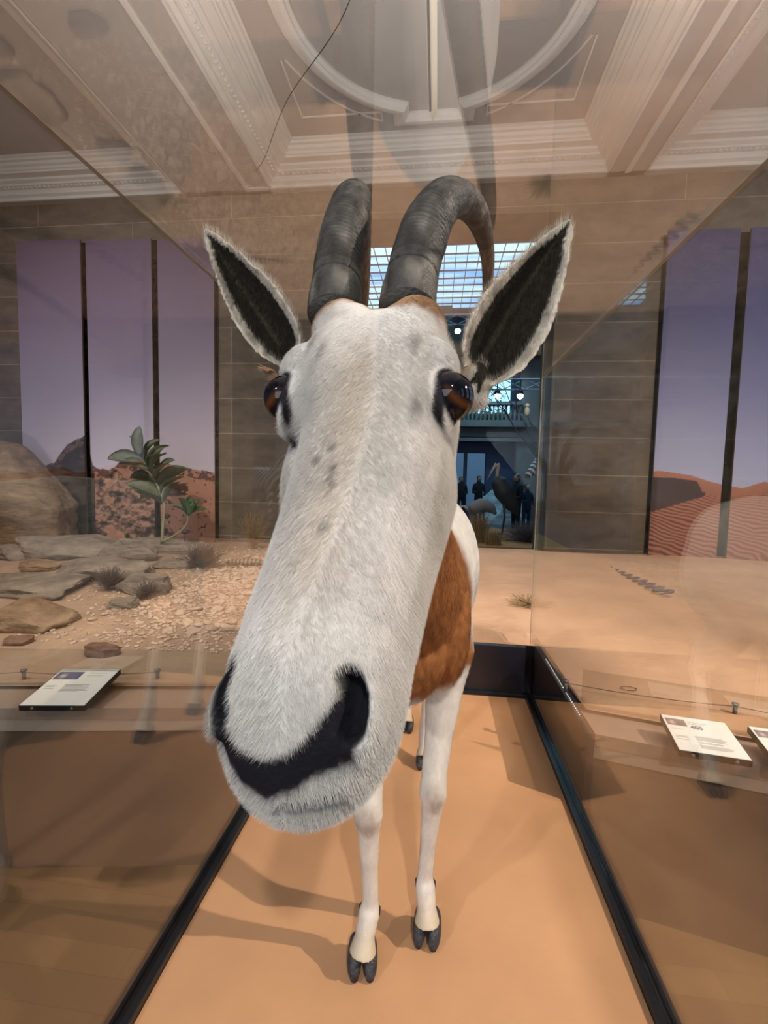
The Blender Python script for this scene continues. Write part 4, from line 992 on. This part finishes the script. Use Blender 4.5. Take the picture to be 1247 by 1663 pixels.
def build_body():
    bm = bmesh.new()
    # --- head sections: s, centre, top, w1, w2, w3, bottom, n2, n3
    T = [(-.160, .000, -.045, .010, .016, .012, -.075, -.055, -.065),
         (-.145, .000, -.014, .026, .044, .035, -.095, -.045, -.075),
         (-.115, .000, .008, .038, .062, .050, -.110, -.035, -.085),
         (-.080, .001, .029, .046, .070, .057, -.125, -.030, -.095),
         (-.040, .002, .037, .050, .072, .062, -.138, -.030, -.105),
         (.000, .004, .038, .047, .064, .062, -.142, -.035, -.105),
         (.050, .010, .034, .039, .062, .060, -.132, -.030, -.095),
         (.100, .012, .031, .034, .057, .052, -.112, -.024, -.082),
         (.150, .011, .028, .033, .053, .046, -.094, -.022, -.068),
         (.200, .008, .024, .034, .050, .045, -.082, -.022, -.060),
         (.235, .006, .019, .035, .050, .045, -.077, -.024, -.056),
         (.258, .005, .009, .033, .047, .042, -.075, -.028, -.055),
         (.276, .004, -.005, .026, .038, .034, -.070, -.034, -.055),
         (.289, .003, -.020, .016, .025, .023, -.063, -.040, -.052),
         (.297, .003, -.036, .005, .009, .008, -.052, -.043, -.047)]
    rows = catmull(T, 5); NS = 40; rings = []
    for r_ in rows:
        s, c, top, w1, w2, w3, bot, n2, n3 = r_
        P = [(0, top), (w1, top-.010), (w2, n2), (w3, n3), (0, bot), (-w3, n3), (-w2, n2), (-w1, top-.010)]
        cl = []
        K = len(P)
        for i in range(K):
            a, b, cc, d = (np.array(P[(i+j-1) % K]) for j in range(4))
            for k in range(5):
                t = k/5; cl.append(.5*((2*b)+(-a+cc)*t+(2*a-5*b+4*cc-d)*t*t+(-a+3*b-3*cc+d)*t**3))
        rings.append([bm.verts.new(hl(s, c+q[0], q[1])) for q in cl])
    for a, b in zip(rings[:-1], rings[1:]):
        for k in range(NS): bm.faces.new((a[k], a[(k+1) % NS], b[(k+1) % NS], b[k]))
    bm.faces.new(rings[0][::-1]); bm.faces.new(rings[-1])
    HR = Matrix((HA, HB, HN)).transposed()
    for sg in (-1, 1):
        ellipsoid(bm, hl(.004, sg*.051+(.003 if sg > 0 else 0), -.006), .036, .027, .029, HR)
        ellipsoid(bm, hl(-.026, sg*.054, .004), .030, .022, .024, HR)
        ellipsoid(bm, hl(-.100, sg*.035-.003, -.004), .032, .029, .031, HR)       # horn pedicle
        ellipsoid(bm, hl(-.075, sg*.026, .006), .045, .030, .024, HR)
        ellipsoid(bm, hl(.246, .004+sg*(.0375 if sg > 0 else .0362), -.007), .022, .011, .017, HR)      # nostril wing
        ellipsoid(bm, hl(.03, sg*.05, -.06), .07, .022, .04, HR)           # cheek
    ellipsoid(bm, hl(.262, .005, -.062), .032, .033, .022, HR)             # chin
    ellipsoid(bm, hl(.272, .005, -.045), .022, .038, .018, HR)               # lips
    # --- neck
    nk = catmull([(-.058, .44, 1.215), (-.06, .58, 1.185), (-.062, .74, 1.075), (-.062, .92, .945), (-.06, 1.08, .87), (-.06, 1.22, .86)], 6)
    rv = np.interp(np.linspace(0, 1, len(nk)), [0, .2, .4, .6, .8, 1], [.070, .092, .115, .165, .215, .22]); rl = np.interp(np.linspace(0, 1, len(nk)), [0, .2, .4, .6, .8, 1], [.050, .060, .075, .108, .145, .16])
    tube(bm, [tuple(p) for p in nk], list(zip(rv.tolist(), rl.tolist())), 32)
    # --- torso
    tp = catmull([(-.06, .905, .80), (-.06, .95, .83), (-.06, 1.08, .865), (-.06, 1.30, .87), (-.06, 1.52, .86), (-.06, 1.72, .875), (-.06, 1.84, .89), (-.06, 1.92, .87)], 5)
    u = np.linspace(0, 1, len(tp)); k7 = np.linspace(0, 1, 8)
    rv = np.interp(u, k7, [.05, .13, .215, .235, .235, .215, .17, .05]); rl = np.interp(u, k7, [.04, .10, .150, .185, .20, .19, .14, .05])
    tube(bm, [tuple(p) for p in tp], list(zip(rv.tolist(), rl.tolist())), 36)
    # --- legs
    LS = 1.16
    def limb(P, Rr, n=5, seg=20):
        c = catmull(P, n); u = np.linspace(0, 1, len(c)); k = np.linspace(0, 1, len(P))
        Rr = [(q[0]*LS, q[1]*LS) for q in Rr]
        ra = np.interp(u, k, [q[0] for q in Rr]); rb = np.interp(u, k, [q[1] for q in Rr]); tube(bm, [tuple(p) for p in c], list(zip(ra.tolist(), rb.tolist())), seg)
    #  rings: (fore-aft, side)
    for P in (FL_L, FL_R):
        limb(P, [(.05, .035), (.060, .045), (.041, .034), (.029, .026), (.026, .025), (.0285, .027), (.0215, .020), (.0165, .0155), (.016, .0155), (.021, .021), (.0195, .0225), (.027, .0335)])
        ellipsoid(bm, (P[5][0], P[5][1]-.006, P[5][2]), .026, .020, .032)
    for P in (RL_L, RL_R):
        limb(P, [(.05, .04), (.10, .065), (.062, .045), (.038, .028), (.028, .023), (.019, .018), (.018, .017), (.023, .022), (.021, .022), (.027, .030)])
    # shoulders, haunches, brisket
    for sg in (-1, 1):
        ellipsoid(bm, (-.06+sg*.085, 1.06, .79), .062, .11, .16)
        ellipsoid(bm, (-.06+sg*.10, 1.72, .82), .085, .15, .18)
    ellipsoid(bm, (-.06, .965, .76), .095, .085, .125)
    # --- ears: cupped leaves
    ear_pts = []
    for base, tip, wdir, width, cup in EAR_DEF:
        base = Vector(base); tip = Vector(tip); L = (tip-base); ln = L.length; d = L.normalized()
        wd = Vector(wdir); wd = (wd-d*wd.dot(d)).normalized(); nn = d.cross(wd).normalized()
        camd = (Vector((0, 0, 1.12))-base).normalized()
        if nn.dot(camd) < 0: nn = -nn
        prof = [(0, .45), (.06, .68), (.16, .92), (.28, 1.0), (.42, 1.0), (.58, .84), (.72, .64), (.84, .44), (.93, .27), (.98, .14), (1, .05)]
        NU, NV = 26, 13; front = []; back = []
        for i in range(NU):
            uu = i/(NU-1); hw = np.interp(uu, [p[0] for p in prof], [p[1] for p in prof])*width/2
            rf = []; rb = []
            for j in range(NV):
                v = -1+2*j/(NV-1)
                deep = cup*hw*(1-v*v)*1.0*(1 if uu < .8 else 1-(uu-.8)*3)
                p = base+d*(uu*ln)+wd*(v*hw)-nn*deep
                th = .0032*(1-.25*abs(v)**4)
                rf.append(bm.verts.new(p+nn*th)); rb.append(bm.verts.new(p-nn*th)); ear_pts.append((p, uu, v))
            front.append(rf); back.append(rb)
        for i in range(NU-1):
            for j in range(NV-1):
                bm.faces.new((front[i][j], front[i][j+1], front[i+1][j+1], front[i+1][j])); bm.faces.new((back[i][j], back[i+1][j], back[i+1][j+1], back[i][j+1]))
            bm.faces.new((front[i][0], front[i+1][0], back[i+1][0], back[i][0])); bm.faces.new((front[i][-1], back[i][-1], back[i+1][-1], front[i+1][-1]))
        for rf, rb in ((front[0], back[0]), (front[-1], back[-1])):
            for j in range(NV-1): bm.faces.new((rf[j], rb[j], rb[j+1], rf[j+1]))
        ellipsoid(bm, base-d*.004-nn*.014, .017, .017, .024)
    bmesh.ops.recalc_face_normals(bm, faces=bm.faces[:])
    me = bpy.data.meshes.new('raw'); bm.to_mesh(me); bm.free()
    tmp = bpy.data.objects.new('raw', me); COL.objects.link(tmp)
    md = tmp.modifiers.new('r', 'REMESH'); md.mode = 'VOXEL'; md.voxel_size = VOX; md.use_smooth_shade = True
    sm = tmp.modifiers.new('s', 'SMOOTH'); sm.factor = .5; sm.iterations = 7
    dg = bpy.context.evaluated_depsgraph_get(); body = bpy.data.meshes.new_from_object(tmp.evaluated_get(dg)); bpy.data.objects.remove(tmp)
    return body, ear_pts
VOX = .0028
FL_L = [(-0.14, 1.09, .80), (-0.138, 1.06, .70), (-0.135, 1.03, .61), (-0.132, 1.00, .50), (-0.13, .975, .42), (-0.13, .965, .375), (-0.129, .972, .33), (-0.127, .985, .23), (-0.125, .995, .145), (-0.127, .990, .115), (-0.133, .975, .075), (-0.136, .965, .045)]
FL_R = [(0.035, 1.14, .80), (0.034, 1.13, .70), (0.032, 1.12, .61), (0.022, 1.09, .50), (0.014, 1.065, .42), (0.012, 1.055, .375), (0.01, 1.062, .33), (0.004, 1.075, .23), (0.0, 1.083, .145), (0.001, 1.078, .115), (0.006, 1.065, .075), (0.008, 1.055, .045)]
RL_R = [(.03, 1.72, .84), (.03, 1.66, .72), (.02, 1.66, .62), (.005, 1.78, .50), (-.006, 1.86, .42), (-.012, 1.84, .33), (-.016, 1.80, .20), (-.018, 1.78, .115), (-.016, 1.755, .07), (-.016, 1.735, .042)]
RL_L = [(-.15, 1.78, .84), (-.15, 1.80, .72), (-.145, 1.84, .62), (-.13, 1.98, .50), (-.122, 2.06, .42), (-.118, 2.05, .33), (-.112, 2.03, .20), (-.11, 2.02, .115), (-.106, 2.00, .07), (-.106, 1.985, .042)]
# ear roots and tips in world space (measured from the animal's poll)
EAR_DEF = [((.036, .450, 1.217), (.1213, .4868, 1.375), (.9, .1, -.45), .074, .7), ((-.152, .468, 1.238), (-.244, .465, 1.3698), (.9, 0, .5), .058, .7)]

def oryx():
    root = empty('oryx', (-.06, 1.3, 0)); off = root.location
    tag(root, 'white long horned antelope with reddish brown chest standing inside the glass case, facing the camera', 'antelope')
    body, ear_pts = build_body()
    n = len(body.vertices); co = np.empty(n*3); body.vertices.foreach_get('co', co); co = co.reshape(-1, 3)
    no = np.empty(n*3); body.vertices.foreach_get('normal', no); no = no.reshape(-1, 3)
    rel = co-np.array(HO); A = np.array(HA); B = np.array(HB); N_ = np.array(HN)
    s, t, q = rel@A, rel@B, rel@N_; nnrm = no@N_; tn = no@B; sn = no@A
    head = (s > -.17) & (s < .33) & (np.abs(t) < .11) & (q > -.17)
    def seg_dist(ps, pt, poly):
        d = np.full(len(ps), 9.); 
        for (a, b) in zip(poly[:-1], poly[1:]):
            ax, ay = a; bx, by = b; L = (bx-ax)**2+(by-ay)**2+1e-12
            k = np.clip(((ps-ax)*(bx-ax)+(pt-ay)*(by-ay))/L, 0, 1)
            d = np.minimum(d, np.hypot(ps-ax-k*(bx-ax), pt-ay-k*(by-ay)))
        return d
    def sstep(x, a, b): k = np.clip((x-a)/(b-a), 0, 1); return k*k*(3-2*k)
    up = head & (q > -.055)
    # nostril slits: pressed deep into the muzzle
    dep = np.zeros(n)
    nos_d = np.full(n, 9.)
    for poly in NOSTRIL:
        d = seg_dist(s, t, poly); nos_d = np.minimum(nos_d, d)
    kk = np.where(up & (nnrm > -.2), 1-sstep(nos_d, .0028, .0082), 0)
    co += (-(N_*.75+A*.25)[None]*.020)*kk[:, None]
    # mouth line
    md = seg_dist(s, t, [(.2925, .0), (.2923, .0025), (.2903, .0131), (.2879, .0219), (.283, .0333)])
    k2 = np.where(head & (s > .25) & (q > -.045), np.exp(-(md/.0016)**2), 0)
    co += -no*(.004*k2)[:, None]
    # cheek bone ridge and hollow in front of the eye
    for sg in (-1, 1):
        k3 = np.exp(-(((s-.055)/.03)**2+((t-sg*.043)/.012)**2))*(q > -.03)
        co += -no*(.0035*k3)[:, None]
    # colours
    W = np.array([.70, .665, .63]); c = np.tile(W, (n, 1))
    f1 = fbm(co[:, 0]*22+co[:, 1]*9, co[:, 2]*22, 5, 7)[:, None]; f2 = fbm(co[:, 0]*160, co[:, 2]*60+co[:, 1]*30, 4, 9)[:, None]
    c = c*(.86+.26*f1)*(.90+.2*f2)
    def mixc(mask, col, amt=1.):
        nonlocal c
        m_ = (np.clip(mask, 0, 1)*amt)[:, None]; c = c*(1-m_)+np.array(col)[None]*m_
    strip = np.exp(-((t-.005)/.026)**2)*sstep(s, -.06, .03)*(1-sstep(s, .17, .25))*head*(q > -.02)
    mixc(strip, (.50, .42, .33), .62)
    mixc(head*sstep(s, .19, .25), (.46, .44, .40), .55)
    mixc(head*np.exp(-((np.abs(t-.003)-.058)/.016)**2)*(q < -.01)*sstep(s, .02, .08)*(1-sstep(s, .15, .22)), (.40, .33, .25), .35)
    # scar flecks on the nose bridge
    for (a, b) in ((.1095, .0037), (.124, .0062), (.118, .0034), (.1546, .0076), (.1011, -.0086), (.092, -.0003)):
        mixc(head*np.exp(-(((s-a)/.004)**2+((t-b)/.0018)**2))*(q > 0), (.06, .05, .05), .8)
    for sg, a, b in ((-1, -.035, .045), (1, -.02, .042), (1, .04, .05), (-1, -.01, .03)):
        mixc(head*np.exp(-(((s-a)/.014)**2+((t-sg*b)/.004)**2))*(q > -.02), (.16, .14, .13), .5)
    # black bare nose between the nostrils
    from_poly = NOSE_POLY
    def inpoly(ps, pt, poly):
        r_ = np.zeros(len(ps), bool); j = len(poly)-1
        for i in range(len(poly)):
            xi, yi = poly[i]; xj, yj = poly[j]
            cnd = ((yi > pt) != (yj > pt)) & (ps < (xj-xi)*(pt-yi)/(yj-yi+1e-12)+xi); r_ ^= cnd; j = i
        return r_
    ins = inpoly(s, t, from_poly); de = seg_dist(s, t, from_poly+[from_poly[0]])
    sd = np.where(ins, -de, de)+.002*(fbm(s*500, t*500, 3, 3)-.5)
    nm = (1-sstep(sd, -.0016, .0022))*up
    mixc(nm, (.010, .009, .012)); mixc(np.where(up, 1-sstep(nos_d, .005, .0092), 0), (.008, .008, .011))
    mixc(k2, (.06, .055, .05), .75)
    # eyes
    for e in EYES:
        ec = np.array(hl(*e)); d = np.linalg.norm(co-ec, axis=1); mixc(1-sstep(d, .0214, .0246), (.010, .008, .010))
        e2 = (e[0]+.022, e[1]*.86)
        dd = seg_dist(s, t, [(e[0]+.008, e[1]*.93), (.033, .0635) if e[1] > 0 else (.034, -.0557)]); mixc(np.where(head & (q > -.03), 1-sstep(dd, .003, .006), 0), (.02, .016, .02))
    # horn roots
    for hp in (HORN_R, HORN_L):
        h0 = np.array(hp[0])+(np.array(hp[1])-np.array(hp[0]))*.35; d = np.linalg.norm(co-h0, axis=1)+.010*(f2[:, 0]-.5)
        mixc((1-sstep(d, .043, .058)), (.36, .20, .10), .95)
    # reddish neck and chest
    nhead = ~(head & (q > -.10)) 
    lim = 1.03+(.98-co[:, 2])*.36+.03*(f1[:, 0]-.5)
    nb = sstep(co[:, 1]+.05*(f2[:, 0]-.5), .56, .66)*(1-sstep(co[:, 1], lim-.03, lim+.03))*sstep(co[:, 2]+.03*(f2[:, 0]-.5), .645, .685)
    br = np.array([.25, .098, .034])*(.55+.9*f2)*(.75+.5*f1)
    m_ = (nb*nhead)[:, None]; c = c*(1-m_)+br*m_
    # legs
    leg = co[:, 2] < .62
    c = np.where((leg[:, None]), c*np.array([1.02, .97, .92]), c)
    for P in (FL_L, FL_R):
        kx, ky, kz = P[5]; d = np.sqrt((co[:, 0]-kx)**2+((co[:, 1]-ky+.03)*.9)**2+((co[:, 2]-kz)*.75)**2); mixc(np.clip((1-sstep(d+.02*(f1[:, 0]-.5), .010, .038)), 0, 1)*(.2+1.3*f2[:, 0]), (.30, .21, .14), .62)
    mixc((1-sstep(co[:, 2], .05, .13)), (.55, .42, .24), .6)
    # ears
    kd = KDTree(len(ear_pts))
    for i, e in enumerate(ear_pts): kd.insert(e[0], i)
    kd.balance()
    zone = np.where((co[:, 2] > 1.2) & (np.abs(t) > .06) & (s < -.04))[0]
    earness = np.zeros(n)
    camp = np.array([0, 0, 1.12])
    for i in zone:
        _, j, d = kd.find(co[i]); 
        if d > .016: continue
        uu, v = ear_pts[j][1], ear_pts[j][2]; earness[i] = 1
        vd = camp-co[i]; face = no[i]@vd
        base = np.array([.62, .55, .46])
        if face > 0:
            edge = abs(v)+.10*(f2[i, 0]-.5)+(max(0, uu-.80)*3.0)+(.55-uu if uu < .05 else 0)*0
            k = 1-min(1, max(0, (edge-.74)/.14)); ridge = math.exp(-((v+.12)/.07)**2)*.35
            dark = np.array([.022, .018, .013])*(1+2.0*ridge)
            col = base*(1-k)+dark*k
            if ridge > .2 and uu > .15: col = col*.75+np.array([.12, .09, .06])*.25
            c[i] = col*(.8+.4*f2[i, 0])
        else: c[i] = base*.9
    body.vertices.foreach_set('co', (co-np.array(off)).ravel())
    c = np.clip(c, .003, 1)
    while len(body.color_attributes): body.color_attributes.remove(body.color_attributes[0])
    body.update()
    ca = body.color_attributes.new('Col', 'BYTE_COLOR', 'CORNER')
    li = np.empty(len(body.loops), np.int32); body.loops.foreach_get('vertex_index', li)
    cc4 = np.ones((len(li), 4), np.float32); cc4[:, :3] = c[li]; ca.data.foreach_set('color', cc4.ravel())
    body.color_attributes.active_color = ca; body.color_attributes.render_color_index = 0
    bo = mesh_obj('body', body, M['coat_fur'], root, True)
    # fur
    def group(nm, wts):
        g = bo.vertex_groups.new(name=nm)
        lv = np.round(np.clip(wts, 0, 1)*8).astype(int)
        for k in range(1, 9):
            ids = np.where(lv == k)[0]
            if len(ids): g.add(ids.tolist(), k/8, 'REPLACE')
    bald = np.maximum(nm, np.where(up, 1-sstep(nos_d, .004, .009), 0))
    for e in EYES: bald = np.maximum(bald, 1-sstep(np.linalg.norm(co-np.array(hl(*e)), axis=1), .025, .028))
    hd = head & (s > -.15) & (q > -.16) & (earness == 0) & (co[:, 1] < .55)
    group('fur_body', np.where(~hd & (earness == 0) & (co[:, 2] > .06), 1., 0)); group('fur_ear', earness)
    muz = np.where(head & (s > .2), .75, 1.0)
    group('fur_len', muz)
    ridge_t = np.interp(s, [-.12, -.03, .05, .12, .17, .22, .30], [.004, .012, .022, .020, .012, .004, .003])
    lefth = hd & (t < ridge_t)
    group('fur_left', np.where(lefth, 1-bald, 0)); group('fur_right', np.where(hd & ~lefth, 1-bald, 0))
    FURS = [('fur_left', 110000 if FUR else 0, .0048, HA*.85-HB*.42, .14, .16), ('fur_right', 110000 if FUR else 0, .0048, HA*.8+HB*.50, .14, .16), ('fur_body', 90000 if FUR else 0, .010, Vector((0, .3, -.8)), .1, .12), ('fur_ear', 20000 if FUR else 0, .006, Vector((0, -.1, .5)), .3, .3)]
    for i, (vg, cnt, ln, dr, nf, rf) in enumerate(FURS):
        if not cnt: continue
        md = bo.modifiers.new(vg, 'PARTICLE_SYSTEM'); ps = md.particle_system; st = ps.settings; st.name = vg
        st.type = 'HAIR'; st.use_advanced_hair = True; st.count = cnt; st.hair_step = 2; st.emit_from = 'FACE'; st.use_emit_random = True; st.use_even_distribution = True
        st.distribution = 'RAND'
        dr = dr.normalized(); v_ = ln/4
        st.hair_length = ln; st.normal_factor = nf*v_; st.object_align_factor = tuple(dr*v_); st.factor_random = rf*v_
        ps.vertex_group_density = vg
        st.root_radius = 1.0; st.tip_radius = .2; st.radius_scale = .00019 if i != 2 else .00038; st.display_step = 2; st.render_step = 2
        st.material = 1; ps.seed = 3+i
        if i < 2: ps.vertex_group_length = 'fur_len'
    # --- eyes
    for e in EYES:
        sg = 1 if e[1] > 0 else -1; ec = hl(*e)
        ax = (HB*sg*.55+HN*.55-HA*.05).normalized()
        bm = bmesh.new(); bmesh.ops.create_uvsphere(bm, u_segments=48, v_segments=32, radius=ER_)
        me = bpy.data.meshes.new('eye'); bm.to_mesh(me); bm.free()
        vv = np.array([v.co[:] for v in me.vertices])/ER_; d = vv@np.array(ax); dn = vv@np.array(HA)
        ang = np.degrees(np.arccos(np.clip(d, -1, 1)))
        iris = np.exp(-((ang-55)/9)**2)*np.clip(dn*1.5-.45, 0.02, 1)
        cc = np.array([.004, .005, .010])[None]*(1-iris[:, None])+np.array([.16, .055, .015])[None]*iris[:, None]
        set_col(me, cc); o = mesh_obj('eye', me, M['eye'], root, True); o.location = ec-off
        # lashes
        bm = bmesh.new(); rs = random.Random(4)
        for k in range(90 if sg < 0 else 30):
            a = rs.uniform(-.9, .7); st_ = hl(e[0]-.0205*math.cos(a)*.9, e[1]+sg*(.012+.006*math.sin(a)), .020*math.cos(a*.4)-.004+.006*math.sin(a))
            dd = (HB*sg*rs.uniform(.7, 1.3)-HA*rs.uniform(-.2, .6)+HN*rs.uniform(-.1, .4)).normalized()*(rs.uniform(.006, .014) if sg < 0 else rs.uniform(.003, .006))
            tube(bm, [tuple(st_-off), tuple(st_+dd*.5-off), tuple(st_+dd+HA*.002-off)], [.00022, .00018, .00006], 3, False)
        bm_obj('eyelashes', bm, M['lash'], root)
    # --- horns
    for hp, rb in ((HORN_R, .0265), (HORN_L, .0262)):
        c = catmull(hp, 64); fr = frames([tuple(p) for p in c]); SEG = 40
        ds = np.r_[0, np.cumsum([(fr[i+1][0]-fr[i][0]).length for i in range(len(fr)-1)])]; tot = ds[-1]
        bm = bmesh.new(); rings = []; cols = []
        for (p, tt, x, y), dd in zip(fr, ds):
            u = dd/tot; r_ = rb*np.interp(u, [0, .06, .25, .5, .8, 1], [1.06, 1.0, .93, .74, .42, .10])
            ring = []
            for k in range(SEG):
                a = 2*math.pi*k/SEG
                ph = dd/.0082+.35*math.sin(a*2)+.9*mn.noise(Vector((p.x*30, p.y*30, p.z*30)))
                rid = (abs(math.sin(math.pi*ph))**.7)*.0030*np.interp(u, [0, .06, .12, .45, .62], [0, 0, 1, 1, 0])*(.7+.3*math.cos(a-1.2))
                big = .0022*math.exp(-((dd-.045)/.0022)**2)
                rr = r_+rid-big+.0008*mn.noise(Vector((math.cos(a)*3, math.sin(a)*3, dd*60)))
                v = bm.verts.new(p+x*rr*math.cos(a)+y*rr*math.sin(a)-off); ring.append(v)
                g = mn.fractal(Vector((math.cos(a)*2, math.sin(a)*2, dd*25)), 1., 2., 4)
                base = np.array([.060, .056, .050])*(1+.9*g)+np.array([.10, .09, .075])*max(0, g-.15)
                base = base*(1-.0)+np.array([.10, .06, .035])*np.interp(u, [.35, .6], [0, .8])
                base = base*(.45+.8*rid/.0030) if rid > 0 else base
                base = base*(1-.85*math.exp(-((dd-.045)/.002)**2))
                cols.append(np.clip(base, .008, 1))
            rings.append(ring)
        for a_, b_ in zip(rings[:-1], rings[1:]):
            for k in range(SEG): bm.faces.new((a_[k], a_[(k+1) % SEG], b_[(k+1) % SEG], b_[k]))
        bm.faces.new(rings[0][::-1]); bm.faces.new(rings[-1])
        me = bpy.data.meshes.new('horn'); bm.to_mesh(me); bm.free(); set_col(me, np.array(cols)); mesh_obj('horn', me, M['horn'], root, True)
    # --- hooves and dewclaws
    for P, yaw in ((FL_L, R(8)), (FL_R, R(-4)), (RL_L, 0), (RL_R, 0)):
        x0, y0, z0 = P[-1]
        for sg in (-1, 1):
            bm = bmesh.new(); rows = []
            for (yy, w_, top, cx) in [(.034, .011, .034, .014), (.022, .0155, .048, .0155), (.006, .0172, .062, .0165), (-.008, .0172, .062, .0172), (-.021, .0162, .050, .0178), (-.033, .0138, .036, .0178), (-.041, .009, .022, .0172)]:
                ring = []
                for a in np.linspace(-math.pi/2, math.pi*1.5, 14, endpoint=False):
                    px_ = math.cos(a)*w_*(1.0 if math.sin(a) < .2 else .93); pz = (math.sin(a)*.5+.5)*top
                    lean = .35*(pz)  # front wall slopes back
                    X = (sg*cx+px_)*1.02; Y = yy+lean*.6+.012
                    ring.append(bm.verts.new((X*math.cos(yaw)-Y*math.sin(yaw)+x0-off.x, X*math.sin(yaw)+Y*math.cos(yaw)+y0-off.y, pz+.001-off.z)))
                rows.append(ring)
            for a_, b_ in zip(rows[:-1], rows[1:]):
                for k in range(14): bm.faces.new((a_[k], a_[(k+1) % 14], b_[(k+1) % 14], b_[k]))
            bm.faces.new(rows[0][::-1]); bm.faces.new(rows[-1]); bmesh.ops.recalc_face_normals(bm, faces=bm.faces[:])
            bm_obj('hoof', bm, M['hoof'], root, True)
            fx, fy, fz = P[-3]
            bm = bmesh.new(); tube(bm, [(fx+sg*.012-off.x, fy+.012-off.y, fz+.010), (fx+sg*.020-off.x, fy+.014-off.y, fz+.002), (fx+sg*.0225-off.x, fy+.011-off.y, fz-.012)], [.008, .0065, .003], 8)
            bm_obj('dewclaw', bm, M['hoof'], root, True)
M['coat_fur'] = attr_mat('coat_fur', .85, .12, .15, 300)
M['horn'] = attr_mat('horn_keratin', .55, .4, .25, 260)
M['hoof'] = mat('hoof_horn', (.035, .036, .042), .42, noise_scale=60, noise_amt=.45, bump=.3, bump_scale=140)
M['lash'] = mat('eyelash_hair', (.30, .16, .07), .6)
m, nt, b = new_mat('eye_glass'); a_ = nt.nodes.new('ShaderNodeAttribute'); a_.attribute_name = 'Col'; nt.links.new(a_.outputs['Color'], b.inputs['Base Color'])
b.inputs['Roughness'].default_value = .06; b.inputs['Specular IOR Level'].default_value = .4
M['eye'] = m
NOSTRIL = [[(.2345, -.0345), (.2405, -.0355), (.249, -.0355), (.257, -.0330)], [(.2365, .0355), (.243, .0385), (.250, .0395), (.2565, .039)]]
NOSE_POLY = [(.236, -.036), (.254, -.0305), (.262, -.0275), (.2675, -.024), (.272, -.0155), (.274, -.003), (.270, .0095), (.2645, .0160), (.2555, .0235), (.247, .0290), (.240, .0325), (.235, .037), (.240, .0440), (.250, .0455), (.260, .0440), (.268, .0385), (.2725, .0300), (.278, .0195), (.285, .0090), (.289, -.0054), (.283, -.0208), (.275, -.0300), (.262, -.0365), (.255, -.0360), (.246, -.0370)]
FUR = True
oryx()
